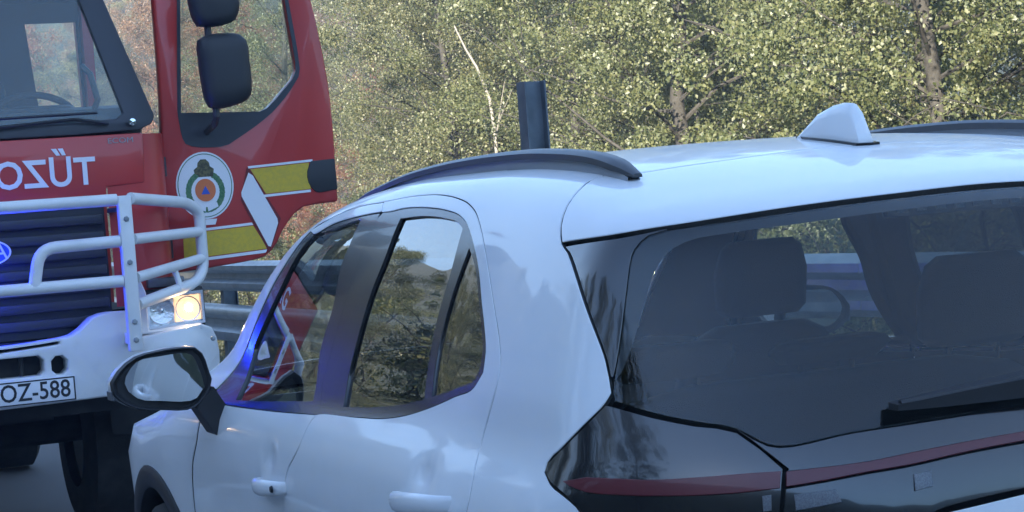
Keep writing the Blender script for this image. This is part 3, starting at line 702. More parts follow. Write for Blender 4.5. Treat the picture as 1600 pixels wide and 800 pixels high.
# wheels with cladding round the arches
def wheel(x, s_):
    w = MB(); c = (x, s_ * .77, .335)
    w.lathe(c, (0, s_, 0), [(-.10, .22), (-.105, .30), (-.09, .326), (-.06, .335), (.06, .335), (.09, .326), (.105, .30), (.10, .24), (.085, .228)], 48)
    ty = w.build('wheel', M['rubber'], car, ang=50)
    r_ = MB(); r_.lathe(c, (0, s_, 0), [(-.09, .225), (.085, .228), (.092, .222), (.07, .21), (.03, .205)], 40)
    for k in range(5):
        a = 2 * math.pi * k / 5 + .3
        for da in (-.13, .13):
            p = [Vector((x + rr * math.cos(a + da * q), s_ * (.77 + yy), .335 + rr * math.sin(a + da * q))) for rr, yy, q in ((.03, .075, .4), (.12, .082, .8), (.215, .078, 1))]
            r_.tube(p, .016, 6)
    r_.lathe(c, (0, s_, 0), [(.05, .06), (.085, .05), (.088, .0005)], 20)
    r_.build('rim', M['alloy'], ty, ang=40)
    d_ = MB(); d_.lathe(c, (0, s_, 0), [(.0, .15), (.012, .15), (.012, .001)], 32); d_.build('brake_disc', M['steel'], ty)
for x, nm in ((0.0, 'rear'), (2.56, 'front')):
    for s_ in (1, -1):
        wheel(x, s_)
        b = MB(); n = 36; prev = None
        for k in range(n + 1):
            a = R(-8 + 196 * k / n); ring = []
            for rr, dy in ((.456, -.012), (.454, .006), (.44, .013), (.40, .012), (.388, .004), (.385, -.06), (.385, -.26)):
                px_, pz_ = x + rr * math.cos(a), .33 + rr * math.sin(a)
                ring.append(b.bm.verts.new((px_, s_ * (float(side_y(np.array(px_), np.array(max(pz_, .36)))) + dy), pz_)))
            if prev:
                for q in range(len(ring) - 1): b.bm.faces.new((prev[q], ring[q], ring[q + 1], prev[q + 1]))
            prev = ring
        b.build('arch_cladding', M['plastic'], car, ang=50)
b = MB()
for s_ in (1, -1): b.box((.42, s_ * .80, .22), (2.16, s_ * .862, .37), .015)
b.build('sill_cladding', M['plastic'], car)
b = MB(); b.box((-.62, -.74, .24), (3.1, .74, .30)).box((.35, -.6, .2), (2.2, .6, .26)); b.build('underbody', M['under'], car)

# interior
b = MB(); b.box((-.55, -.72, .62), (.10, .72, .66)).box((.0, -.74, .30), (2.3, .74, .36)); b.build('cabin_floor', M['lining'], car)
b = MB(); b.box((1.72, -.74, .60), (2.35, .74, .98), .06); b.box((1.62, .16, .86), (1.95, .55, 1.04), .05); dash = b.build('dashboard', M['lining'], car)
b = MB(); pts = [(1.56 + .045 * math.sin(a) * .5, .36 + .18 * math.cos(a), .93 + .18 * math.sin(a)) for a in [2 * math.pi * k / 28 for k in range(28)]]
b.tube(pts, .014, 8, closed=True); b.tube([(1.56, .19, .93), (1.56, .53, .93)], .012, 6); b.build('steering_wheel', M['plastic'], dash)
def seat(x, y, w, zb, zt, hr, lean=.20, headz=.20, headw=.25):
    b = MB()
    def slab(pts_, hw, tk):
        rr = []
        for (px_, pz_, k, tt_) in pts_:
            ring = []
            for q in range(16):
                a = 2 * math.pi * q / 16; ca, sa = math.cos(a), math.sin(a)
                ring.append((px_ + tk * tt_ * (abs(sa) ** .6) * (1 if sa > 0 else -1), y + hw * k * (abs(ca) ** .45) * (1 if ca > 0 else -1), pz_))
            rr.append(ring)
        ring_loft(b, rr)
    L = zt - zb
    slab([(x + lean * L * (1 - t_) , zb + L * t_, k, tt) for t_, k, tt in ((0, .9, .9), (.1, 1, 1), (.6, .98, 1), (.85, .86, .85), (.95, .72, .7), (1.0, .5, .4))], w / 2, .07)
    b.box((x + lean * L - .02, y - w / 2, zb - .14), (x + lean * L + .46, y + w / 2, zb + .04), .05)
    s_o = b.build('seat', M['seat'], car, ang=60)
    for hy, headz in hr:
        b = MB()
        def slab2(pts_, hw, tk):
            rr = []
            for (px_, pz_, k, tt_) in pts_:
                rr.append([(px_ + tk * tt_ * (abs(math.sin(a)) ** .7) * (1 if math.sin(a) > 0 else -1), hy + hw * k * (abs(math.cos(a)) ** .5) * (1 if math.cos(a) > 0 else -1), pz_) for a in [2 * math.pi * q / 16 for q in range(16)]])
            ring_loft(b, rr)
        z0 = zt + .02
        slab2([(x - .005, z0, .8, .8), (x - .008, z0 + .02, .97, 1), (x - .02, z0 + headz * .6, 1, 1), (x - .03, z0 + headz * .9, .88, .8), (x - .033, z0 + headz, .7, .5)], headw / 2, .05)
        b.tube([(x, hy - .06, zt - .08), (x, hy - .06, z0 + .03)], .007, 6).tube([(x, hy + .06, zt - .08), (x, hy + .06, z0 + .03)], .007, 6)
        b.build('headrest', M['seat'], s_o, ang=60)
seat(.10, 0, 1.26, .62, 1.10, ((.36, .07), (0, .05), (-.36, .19)), .16, .16, .27)
seat(1.00, .36, .50, .60, 1.14, ((.36, .19),), .22, .19, .25)
seat(1.00, -.36, .50, .60, 1.14, ((-.36, .19),), .22, .19, .25)
# ------------------------------------------------------------------ the fire engine
TX, TY = 5.6, 0.95
ORG = (TX, TY, 0)
truck = empty('fire_engine', ORG, 'red fire engine with white bull bar, its driver door standing open', 'fire engine')
def TB(): return MB(ORG)
def my(y): return 2 * TY - y
def symh(h): return list(h) + [(my(y), z) for y, z in h[::-1] if abs(y - TY) > 1e-6]
def symo(pts): return list(pts) + [(my(y), z) for y, z in pts[::-1]]
fX = lambda x: (lambda u, v, w: (x + w, u, v))          # flat shape facing the camera side of the truck

# cab: rounded corner posts, roof, floor, rear wall, far side
plan = [(5.60, .33), (5.60, .19), (5.60, .16), (5.612, .10), (5.645, .062), (5.70, .04), (5.86, .036)]
b = TB()
for sgn in (0, 1):
    q = [(x, my(y)) if sgn else (x, y) for x, y in plan]
    for (xa, ya), (xb, yb) in zip(q, q[1:]):
        A = [b.bm.verts.new(p) for p in ((xa, ya, 1.16), (xb, yb, 1.16), (xb, yb, 1.93), (xa, ya, 1.93))]; b.bm.faces.new(A)
    bmesh.ops.remove_doubles(b.bm, verts=b.bm.verts, dist=1e-4)
    b.build('cab_corner', M['red'], truck, ang=60); b = TB()
b.box((5.72, .12, 2.74), (7.25, my(.12), 2.82), .03)
b.box((5.86, .03, 1.05), (7.25, my(.03), 1.12)); b.box((7.12, .035, 1.1), (7.25, .085, 2.74)); b.box((5.86, my(.085), 1.1), (7.25, my(.035), 1.95)); b.box((6.86, my(.085), 1.95), (7.25, my(.035), 2.74))
b.plate([(.085, 1.1), (my(.085), 1.1), (my(.085), 2.74), (.085, 2.74)], fX(7.2), .05, [[(.095, 1.90), (.31, 1.90), (.37, 2.62), (.105, 2.62)], [(1.1, 1.98), (1.7, 1.98), (1.7, 2.62), (1.1, 2.62)]])
b.build('cab_body', M['red'], truck)
b = TB(); b.plate([(.088, 1.14), (my(.088), 1.14), (my(.088), 2.735), (.088, 2.735)], fX(7.18), .012, [[(.095, 1.91), (.31, 1.91), (.37, 2.61), (.105, 2.61)], [(1.1, 1.99), (1.7, 1.99), (1.7, 2.61), (1.1, 2.61)]]); b.box((5.8, .14, 2.715), (7.17, my(.14), 2.735)); b.build('cab_lining', M['lining'], truck)
b = TB(); b.box((5.87, .09, 1.12), (7.19, my(.09), 1.14)); b.box((6.55, .52, 1.15), (7.05, .98, 1.62), .06); b.box((6.95, .52, 1.6), (7.12, .98, 2.32), .06); b.box((6.97, .62, 2.33), (7.09, .88, 2.62), .04)
b.box((7.14, .50, 1.2), (7.19, 1.05, 2.72)); b.build('cab_seat', M['lining'], truck)
b = TB(); b.box((5.70, .12, 1.75), (6.05, my(.12), 2.075), .05); b.box((6.02, .35, 1.85), (6.2, .75, 2.11), .04)
pts = [(6.25 + .06 * math.sin(a), .52 + .22 * math.cos(a), 2.02 + .16 * math.sin(a)) for a in [2 * math.pi * k / 28 for k in range(28)]]
b.tube(pts, .018, 8, closed=True); b.build('dashboard', M['grille'], truck)

# windscreen in its black frame
def WS(u, v, w): return (5.612 + (v - 1.94) * .24 + w, u, v)
wo = symo([(TY, 1.938), (.446, 1.942), (.16, 1.950), (.10, 1.975), (.082, 2.01), (.256, 2.60), (.285, 2.70)])
wi = symo([(TY, 2.0), (.45, 2.0), (.255, 2.006), (.222, 2.03), (.345, 2.52), (.385, 2.66)])
b = TB(); b.plate(wo[1:-1], WS, .05, [wi[1:-1]]); b.bevel(.008, 2); wf = b.build('windscreen_frame', M['grille'], truck)
b = TB(); b.plate(wi[1:-1], lambda u, v, w: WS(u, v, w + .02), .006); b.build('windscreen', M['tglass'], truck)
b = TB(); b.tube([(5.60, .95, 1.985), (5.61, .45, 2.012), (5.60, .30, 1.985)], .009, 6).tube([(5.588, .85, 2.03), (5.588, .35, 2.035)], .007, 6); b.build('wiper', M['plastic'], wf)
b = TB(); b.lathe((5.605, .195, 1.985), (-1, 0, 0), [(0, .018), (.022, .016), (.024, .001)], 14); b.build('wiper_pivot', M['chrome'], wf)
b = TB(); b.tube([(5.72, .335, 2.06), (5.70, .32, 2.10), (5.72, .34, 2.22), (5.75, .37, 2.26)], .014, 8); b.build('grab_handle', M['grille'], wf)

# red front panel with lettering, dark grille, badge
b = TB(); b.plate(symo([(.335, 1.632), (.335, 1.70), (.16, 1.71), (.150, 1.935)])[:], lambda u, v, w: (5.592 + w, u, v), .05); b.bevel(.010, 2)
fp = b.build('front_panel', M['red'], truck)
def put_text(name, body, size, ycorner, zc, x, m, par, mirrored=False, align='LEFT', bold=0.0, stretch=1.0):
    me = text_mesh(body, size, align, .0008, bold)
    s_ = 1 if mirrored else -1
    # build in truck space: local x along +-y
    me.transform(Matrix(((0, 0, s_ * 1.0, x - TX), (s_ * stretch, 0, 0, ycorner - TY), (0, 1, 0, zc), (0, 0, 0, 1))))
    return link(name, me, m, par)
put_text('lettering', 'TŰZOLTÓSÁG', .172, .377, 1.772, 5.589, M['sticker'], fp, True, 'LEFT', .003, .93)
put_text('maker_lettering', 'ECOM', .034, .315, 1.905, 5.590, M['steel'], fp, False, 'LEFT', 0, 1.25)
b = TB(); b.plate(symo([(.345, 1.05), (.345, 1.625)]), fX(5.64), .03); gri = b.build('grille', M['grille'], truck)
for k in range(7):
    z = 1.09 + .075 * k
    b = TB(); b.box((5.606, .36, z), (5.645, my(.36), z + .042), .006); b.build('grille_slat', M['grille'], gri)
b = TB(); ell = [(.905 + .128 * math.cos(a), 1.447 + .062 * math.sin(a)) for a in [2 * math.pi * k / 40 for k in range(40)]]
eli = [(.905 + .120 * math.cos(a), 1.447 + .055 * math.sin(a)) for a in [2 * math.pi * k / 40 for k in range(40)]]
b.plate(ell, fX(5.588), .01, [eli]); bd = b.build('badge', M['sticker'], gri)
b = TB(); b.plate(eli, fX(5.592), .03); b.build('badge_plate', M['blue'], bd)
put_text('badge_letter', 'A', .105, .862, 1.447, 5.590, M['sticker'], bd)
for yy in (.985, 1.14):
    b = TB(); b.box((5.575, yy - .055, 1.305), (5.61, yy + .055, 1.365), .008); fl = b.build('flasher_housing', M['grille'], truck)
    b = TB(); b.box((5.560, yy - .048, 1.311), (5.5745, yy + .048, 1.359), .005); b.build('flasher_lens', M['bluelamp'], fl)

# white bumper with slots, number plate
bo = symh([(TY, 1.036), (.565, 1.062), (.525, 1.085), (.475, 1.128), (.43, 1.142), (.30, 1.142), (.275, 1.12), (.27, 1.022), (-.035, 1.050), (-.085, 1.03), (-.110, .985), (-.115, .87), (-.10, .800), (.25, .782), (.56, .772), (TY, .766)])
slot = lambda y0, y1, z0, z1, r_=.02: [(y0 + r_, z0), (y1 - r_, z0), (y1, z0 + r_), (y1, z1 - r_), (y1 - r_, z1), (y0 + r_, z1), (y0, z1 - r_), (y0, z0 + r_)]
hs = [slot(.70, my(.70), .898, .985), slot(.598, .668, .895, .976), slot(my(.668), my(.598), .895, .976), [(.625, 1.026), (.625, 1.040), (TY, 1.022), (my(.625), 1.040), (my(.625), 1.026), (TY, 1.006)]]
# the bumper is bowed: its ends run back
def BX(u, v, w):
    e = abs(u - TY); return (5.44 + .30 * max(0, (e - .80) / .27) ** 2.2 * .5 + .10 * max(0, v - 1.0) + w, u, v)
b = TB(); b.plate(curve2(bo, .04, 30), BX, .12, hs); b.bevel(.010, 2, 50, False); bu = b.build('bumper', M['twhite'], truck, ang=45)
b = TB(); b.box((5.56, .55, .88), (5.60, my(.55), 1.045)); b.build('bumper_backing', M['under'], bu)
b = TB(); b.tube([(5.50, .79, .90), (5.50, .79, 1.0)], .010, 8).tube([(5.50, my(.79), .90), (5.50, my(.79), 1.0)], .010, 8); b.build('tow_pin', M['under'], bu)
for yy in (-.06, .225):
    b = TB(); b.lathe((5.452, yy, .985), (-1, 0, 0), [(0, .012), (.006, .010), (.007, .001)], 12); b.build('bolt', M['steel'], bu)
b = TB(); b.box((5.427, .573, .776), (5.437, 1.093, .886), .003); np_ = b.build('number_plate', M['sticker'], truck)
b = TB(); b.plate([(.576, .779), (1.09, .779), (1.09, .883), (.576, .883)], fX(5.4255), .001, [[(.582, .785), (1.084, .785), (1.084, .877), (.582, .877)]]); b.build('plate_border', M['ink'], np_)
put_text('plate_characters', 'OZ-588', .108, .596, .830, 5.4262, M['ink'], np_, False, 'RIGHT', .001, .86)
# white bracket round the headlamp and the lamp itself (both sides)
for k in (0, 1):
    f_ = (lambda y: my(y)) if k else (lambda y: y)
    b = TB(); b.plate([(f_(y), z) for y, z in ((.285, 1.03), (.285, 1.33), (.235, 1.27), (.215, 1.215), (.215, 1.045), (-.03, 1.056), (-.03, 1.03))], fX(5.50), .10); b.bevel(.006, 1)
    b.build('lamp_bracket', M['twhite'], truck)
    b = TB(); b.box((5.56, f_(.222), 1.035), (5.80, f_(-.065), 1.225), .02); hl = b.build('headlamp', M['under'], truck)
    b = TB(); b.plate([(f_(y), z) for y, z in ((.208, 1.05), (-.046, 1.06), (-.046, 1.20), (.20, 1.196))], fX(5.554), .003); b.build('lamp_backing', M['reflector'], hl)
    b = TB(); lo_ = [(f_(y), z) for y, z in ((.214, 1.046), (-.052, 1.056), (-.05, 1.205), (.205, 1.200))]; li_ = [(f_(y), z) for y, z in ((.203, 1.058), (-.040, 1.066), (-.038, 1.193), (.195, 1.188))]
    b.plate(lo_, fX(5.535), .03, [li_]); b.build('bezel', M['chrome'], hl)
    for yc_, r0 in ((.142, .058), (.022, .058)):
        b = TB(); b.lathe((5.553, f_(yc_), 1.126), (-1, 0, 0), [(-.002, .0005), (.0, .018), (.004, .038), (.010, .058)], 28); b.build('reflector', M['reflector'], hl)
    b = TB(); b.lathe((5.551, f_(.022), 1.126), (-1, 0, 0), [(.003, .020), (.006, .018), (.007, .010), (.0071, .0005)], 24); b.plate([(f_(y), z) for y, z in ((.082, 1.070), (-.036, 1.074), (-.035, 1.188), (.080, 1.184))], fX(5.5445), .0015); b.build('lit_reflector', M['glow'], hl)
    b = TB(); b.lathe((5.543, f_(.018), 1.130), (-1, 0, 0), [(-.003, .019), (0, .015), (.003, .008), (.0035, .0005)], 16); b.build('bulb', M['bulb'], hl)
    b = TB(); b.lathe((5.551, f_(.142), 1.126), (-1, 0, 0), [(0, .012), (.012, .008), (.013, .0005)], 12); b.build('bulb_off', M['chrome'], hl)
    b = TB(); b.plate(li_, fX(5.541), .003); b.build('lens', M['lens'], hl)
    b = TB(); b.box((5.57, f_(.19), 1.232), (5.66, f_(.02), 1.275), .008); b.build('marker_lamp', M['clear_lens'], hl)

# bull bar
def bend(pts, n=6):
    """round the inner corners of a tube path"""
    P = [Vector(p) for p in pts]; o = [P[0]]
    for i in range(1, len(P) - 1):
        a = P[i - 1] - P[i]; c = P[i + 1] - P[i]; d = min(.075, a.length * .45, c.length * .45)
        p0, p1 = P[i] + a.normalized() * d, P[i] + c.normalized() * d
        for k in range(n + 1):
            t_ = k / n; o.append(p0 * (1 - t_) ** 2 + P[i] * 2 * t_ * (1 - t_) + p1 * t_ * t_)
    return o + [P[-1]]
def bar(pts, r_=.0265, both_=True):
    for k in ((0, 1) if both_ else (0,)):
        q = [(x, my(y), z) if k else (x, y, z) for x, y, z in pts]
        b = TB(); b.tube(bend(q), r_, 12); b.build('bar', M['twhite'], bb, ang=60)
b = TB(); b.tube([(5.32, .35, 1.636), (5.32, my(.35), 1.636)], .0265, 12); bb = b.build('bull_bar', M['twhite'], truck, ang=60)
for y0 in (.290, my(.350)):
    b = TB(); b.box((5.295, y0, .97), (5.345, y0 + .060, 1.652), .008); b.build('bar_post', M['twhite'], bb)
bar([(5.32, .352, 1.281), (5.32, my(.352), 1.281)], both_=False)
bar([(5.32, .352, 1.455), (5.32, .70, 1.449), (5.32, .732, 1.29)])
bar([(5.32, .29, 1.638), (5.60, -.02, 1.606), (5.66, -.094, 1.565), (5.66, -.094, 1.30), (5.60, -.04, 1.238), (5.34, .29, 1.172)])
bar([(5.33, .29, 1.459), (5.655, -.09, 1.469)], .024)
bar([(5.33, .29, 1.290), (5.655, -.09, 1.345)], .024)
bar([(5.52, .075, 1.31), (5.50, .055, 1.215)], .014)

for y0 in (.320, my(.320)):
    for z_ in (1.02, 1.10, 1.36, 1.55):
        b = TB(); b.lathe((5.2955, y0, z_), (-1, 0, 0), [(0, .013), (.008, .012), (.010, .009), (.0102, .0005)], 6); b.build('bolt', M['steel'], bb)
    b = TB(); b.box((5.345, y0 - .022, 1.00), (5.50, y0 + .022, 1.05), .004); b.build('mounting_bracket', M['twhite'], bb)
    b = TB(); b.box((5.345, y0 - .018, 1.585), (5.61, y0 + .018, 1.605), .003); b.build('mounting_bracket', M['grille'], bb)

# open driver door, square to the road
dr = [(.010, 2.70), (.020, 1.978), (.045, 1.666), (.060, 1.283), (-.126, 1.294), (-.419, 1.327), (-.455, 1.350), (-.485, 1.385), (-.515, 1.437), (-.552, 1.485), (-.585, 1.520), (-.63, 1.548), (-.713, 1.557), (-.803, 1.560), (-.806, 1.70), (-.802, 2.124), (-.735, 2.58), (-.70, 2.68)]
dark_edge = [(-.105, 2.62), (-.059, 2.021), (-.062, 1.985), (-.073, 1.905), (-.085, 1.880), (-.115, 1.866), (-.253, 1.857), (-.290, 1.865), (-.325, 1.885), (-.51, 2.002), (-.615, 2.11), (-.655, 2.165), (-.664, 2.205), (-.660, 2.28), (-.625, 2.62)]
gls = [(-.118, 2.60), (-.075, 2.024), (-.45, 2.010), (-.49, 2.025), (-.535, 2.065), (-.625, 2.155), (-.645, 2.195), (-.646, 2.24), (-.612, 2.60)]
DX = 5.775
b = TB(); b.plate(curve2(dr, .05, 30), fX(DX), .07, [gls]); b.bevel(.012, 2, 50); door = b.build('driver_door', M['red'], truck, ang=45)
b = TB(); b.plate(curve2(dark_edge, .04, 30), fX(DX - .004), .012, [gls]); b.build('window_seal', M['grille'], door)
for z_ in (1.40, 1.78):
    b = TB(); b.box((5.72, .030, z_ - .035), (5.80, .062, z_ + .035), .006); b.tube([(5.765, .028, z_ - .045), (5.765, .028, z_ + .045)], .012, 8); b.build('hinge', M['grille'], door)
b = TB(); b.plate(gls, fX(DX + .02), .004); b.build('door_glass', M['tglass'], door)
def sheet(name, pts, m, par, x, t_=.0012, dense=None):
    b = TB(); b.plate(curve2(pts, dense, 40) if dense else pts, fX(x), t_); return b.build(name, m, par)
sheet('yellow_stripe', [(-.383, 1.742), (-.672, 1.755), (-.660, 1.69), (-.672, 1.630), (-.450, 1.622)], M['yellow'], door, DX - .003)
sheet('stripe_border', [(-.372, 1.757), (-.69, 1.770), (-.69, 1.759), (-.374, 1.746)], M['sticker'], door, DX - .004)
sheet('stripe_border', [(-.437, 1.618), (-.67, 1.627), (-.67, 1.615), (-.432, 1.606)], M['sticker'], door, DX - .004)
sheet('yellow_stripe', [(-.038, 1.462), (-.376, 1.476), (-.436, 1.364), (-.034, 1.345)], M['yellow'], door, DX - .003)
sheet('stripe_border', [(-.04, 1.478), (-.37, 1.492), (-.376, 1.480), (-.04, 1.466)], M['sticker'], door, DX - .004)
sheet('stripe_border', [(-.036, 1.341), (-.434, 1.360), (-.425, 1.345), (-.036, 1.327)], M['sticker'], door, DX - .004)
sheet('dark_band', [(-.366, 1.752), (-.383, 1.738), (-.512, 1.500), (-.448, 1.350), (-.438, 1.352), (-.325, 1.60)], M['film'], door, DX - .0035)
sheet('white_marking', [(-.372, 1.727), (-.392, 1.712), (-.494, 1.502), (-.496, 1.480), (-.452, 1.372), (-.440, 1.375), (-.330, 1.618), (-.330, 1.636)], M['sticker'], door, DX - .006)
b = TB(); b.plate(curve2([(-.683, 1.762), (-.80, 1.766), (-.803, 1.62), (-.69, 1.618), (-.662, 1.66), (-.660, 1.715)], .02, 60), fX(DX - .008), .012); b.bevel(.004, 2, 50); b.build('door_handle_cup', M['plastic'], door)
EY, EZ = -.160, 1.681
def disc(cy, cz, ry, rz, n=40, a0=0): return [(cy + ry * math.cos(2 * math.pi * k / n + a0), cz + rz * math.sin(2 * math.pi * k / n + a0)) for k in range(n)]
em = sheet('emblem', disc(EY, EZ, .137, .157), M['sticker'], door, DX - .003)
b = TB(); b.plate(disc(EY, EZ, .130, .149), fX(DX - .0038), .0006, [disc(EY, EZ, .126, .145)]); b.build('emblem_ring', M['green'], em)
for k in range(26):
    a = R(-70 + 320 * k / 25 - 90 - 90 + 180 + 20)
    a = R(125 + 290 * k / 25)
    c = Vector((EY + .080 * math.cos(a), EZ - .028 + .086 * math.sin(a))); tgt = Vector((-math.sin(a + .5), math.cos(a + .5))); nr = Vector((math.cos(a + .5), math.sin(a + .5)))
    lf = [tuple(c + tgt * u_ + nr * v_) for u_, v_ in ((-.022, 0), (0, .016), (.022, 0), (0, -.016))]
    sheet('wreath_leaf', lf, M['green'], em, DX - .0040 - .0004 * (k % 2), .0006)
sheet('emblem_disc', disc(EY, EZ - .022, .054, .058), M['sticker'], em, DX - .0045)
sheet('emblem_disc', disc(EY, EZ - .022, .049, .053), M['orange'], em, DX - .0062)
sheet('emblem_triangle', disc(EY, EZ - .028, .024, .026, 3, math.pi / 2), M['blue'], em, DX - .0078)
sheet('emblem_eagle', [(EY + .042, EZ + .040), (EY + .048, EZ + .075), (EY + .030, EZ + .088), (EY + .026, EZ + .108), (EY + .012, EZ + .122), (EY - .012, EZ + .122), (EY - .026, EZ + .108), (EY - .030, EZ + .088), (EY - .048, EZ + .075), (EY - .042, EZ + .040)], M['brown'], em, DX - .0042, dense=.01)
for s_ in (1, -1):
    sheet('emblem_ribbon', [(EY + s_ * .004, EZ - .100), (EY + s_ * .05, EZ - .080), (EY + s_ * .056, EZ - .102), (EY + s_ * .006, EZ - .122)][::s_], M['sticker'], em, DX - .0052)
sheet('emblem_caption', [(EY + .045, EZ - .158), (EY - .045, EZ - .158), (EY - .035, EZ - .185), (EY + .035, EZ - .185)], M['sticker'], em, DX - .0032)

# mirrors on their arm (both sides of the cab)
for k in (0, 1):
    f_ = (lambda y: my(y) - .30) if k else (lambda y: y)
    mo = curve2([(f_(y), z) for y, z in ((-.122, 2.335), (-.150, 2.352), (-.310, 2.350), (-.338, 2.325), (-.345, 2.25), (-.340, 2.075), (-.318, 2.050), (-.19, 2.020), (-.150, 2.028), (-.135, 2.06), (-.118, 2.25))], .03, 70)
    cy2 = sum(p[0] for p in mo) / len(mo); cz2 = sum(p[1] for p in mo) / len(mo)
    b = TB(); ring_loft(b, [[(5.50 + dx, cy2 + (y - cy2) * s_, cz2 + (z - cz2) * s_) for y, z in mo] for dx, s_ in ((-.050, .55), (-.042, .80), (-.025, .94), (.0, 1.0), (.05, 1.0), (.055, .96))])
    mr = b.build('rear_view_mirror', M['plastic'], truck, ang=45)
    b = TB(); mo2 = [(cy2 + (y - cy2) * .92, cz2 + (z - cz2) * .92) for y, z in mo]; b.plate(mo2, fX(5.556), .003); b.build('mirror_glass', M['mirror'], mr)
    mu = curve2([(f_(y), z) for y, z in ((-.085, 2.56), (-.30, 2.56), (-.318, 2.53), (-.312, 2.45), (-.295, 2.418), (-.175, 2.392), (-.125, 2.398), (-.108, 2.43))], .03, 70)
    cy2 = sum(p[0] for p in mu) / len(mu); cz2 = sum(p[1] for p in mu) / len(mu)
    b = TB(); ring_loft(b, [[(5.50 + dx, cy2 + (y - cy2) * s_, cz2 + (z - cz2) * s_) for y, z in mu] for dx, s_ in ((-.045, .6), (-.036, .84), (-.02, .95), (.0, 1.0), (.05, 1.0), (.055, .96))])
    b.build('wide_angle_mirror', M['plastic'], truck, ang=45)
    b = TB(); b.tube([(5.78 if not k else 5.86, f_(-.19), 1.93), (5.60, f_(-.185), 1.955), (5.53, f_(-.18), 1.985), (5.53, f_(-.17), 2.42), (5.55, f_(-.17), 2.58), (5.72, f_(-.02), 2.66)], .016, 8); b.build('mirror_arm', M['grille'], truck)

# chassis, wheels and the low equipment body behind the cab
b = TB(); b.box((5.7, .35, .70), (11.0, .50, .95)).box((5.7, 1.40, .70), (11.0, 1.55, .95)).box((5.62, .25, .70), (5.72, 1.65, .80)).tube([(6.9, .05, .52), (6.9, 1.85, .52)], .07, 10).box((5.9, .6, .66), (6.6, 1.3, 1.05)); b.box((5.75, .14, .74), (6.35, .32, 1.04)).box((5.75, 1.58, .74), (6.35, 1.76, 1.04))
b.build('chassis', M['under'], truck)
for x in (6.9, 10.1):
    for y0, s_ in ((.20, -1), (1.70, 1)):
        b = TB(); b.lathe((x, y0, .50), (0, s_, 0), [(-.15, .28), (-.15, .44), (-.12, .49), (.12, .49), (.15, .44), (.15, .30)], 40); wl_ = b.build('wheel', M['rubber'], truck, ang=50)
        b = TB(); b.lathe((x, y0, .50), (0, s_, 0), [(-.1, .29), (.14, .30), (.13, .27), (.04, .22), (.06, .12), (.12, .10), (.13, .001)], 32); b.build('rim', M['twhite'], wl_)
b = TB(); b.box((7.4, .04, .95), (10.9, my(.04), 1.86), .03); bod = b.build('equipment_body', M['red'], truck)
for k in range(3):
    for yy, s_ in ((.04, -1), (my(.04), 1)):
        b = TB(); b.box((7.5 + 1.13 * k, yy, 1.0), (8.52 + 1.13 * k, yy + s_ * .012, 1.80), .01); b.build('roller_shutter', M['steel'], bod)
for y0, s_ in ((.10, -1), (1.80, 1)):
    b = TB()
    pts = [Vector((6.9 + .60 * math.cos(a), y0, .52 + .60 * math.sin(a))) for a in [math.pi * k / 16 for k in range(17)]]
    for p, q in zip(pts, pts[1:]):
        b.bm.faces.new([b.bm.verts.new(v) for v in (p + Vector((0, -.16, 0)), q + Vector((0, -.16, 0)), q + Vector((0, .16, 0)), p + Vector((0, .16, 0)))])
    bmesh.ops.remove_doubles(b.bm, verts=b.bm.verts, dist=1e-4)
    b.build('mudguard', M['under'], truck)
# ------------------------------------------------------------------ vegetation
def leaf_material(name, a, b_, c, tr=0.5):
    m = bpy.data.materials.new(name); m.use_nodes = True; nt = m.node_tree; nt.nodes.clear(); N = nt.nodes.new
    ge = N('ShaderNodeNewGeometry'); rp = N('ShaderNodeValToRGB'); rp.color_ramp.interpolation = 'LINEAR'
    rp.color_ramp.elements[0].color = (*a, 1); rp.color_ramp.elements[1].color = (*c, 1)
    e = rp.color_ramp.elements.new(.6); e.color = (*b_, 1)
    nt.links.new(ge.outputs['Random Per Island'], rp.inputs['Fac'])
    df = N('ShaderNodeBsdfDiffuse'); ts = N('ShaderNodeBsdfTranslucent'); gl = N('ShaderNodeBsdfGlossy'); gl.inputs['Roughness'].default_value = .5
    gl.inputs[0].default_value = (1, 1, 1, 1)
    m1 = N('ShaderNodeMixShader'); m1.inputs[0].default_value = tr; m2 = N('ShaderNodeMixShader'); m2.inputs[0].default_value = .05
    out_ = N('ShaderNodeOutputMaterial')
    for s_ in (df, ts): nt.links.new(rp.outputs['Color'], s_.inputs['Color'])
    nt.links.new(df.outputs[0], m1.inputs[1]); nt.links.new(ts.outputs[0], m1.inputs[2])
    nt.links.new(m1.outputs[0], m2.inputs[1]); nt.links.new(gl.outputs[0], m2.inputs[2]); nt.links.new(m2.outputs[0], out_.inputs[0])
    return m
LEAF = dict(
    green=leaf_material('poplar_leaves', (.11, .135, .050), (.185, .205, .080), (.27, .27, .115)),
    olive=leaf_material('robinia_leaves', (.115, .135, .055), (.195, .20, .085), (.28, .26, .12)),
    yellow=leaf_material('turning_leaves', (.14, .145, .055), (.24, .225, .085), (.34, .29, .12)),
    brown=leaf_material('autumn_leaves', (.19, .115, .055), (.27, .155, .075), (.33, .18, .10)),
    rust=leaf_material('rusty_leaves', (.24, .085, .045), (.33, .13, .07), (.30, .19, .09)),
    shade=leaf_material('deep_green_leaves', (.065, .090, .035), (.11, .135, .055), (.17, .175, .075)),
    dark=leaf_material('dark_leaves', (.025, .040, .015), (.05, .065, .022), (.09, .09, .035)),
)
bark = mat('grey_bark', (.065, .06, .052), .9, noise=(14, (.04, .036, .03), .4, .65), bump=(40, .8))
bark2 = mat('white_bark', (.30, .275, .235), .85, noise=(10, (.22, .20, .17), .5, .7), bump=(40, .5))

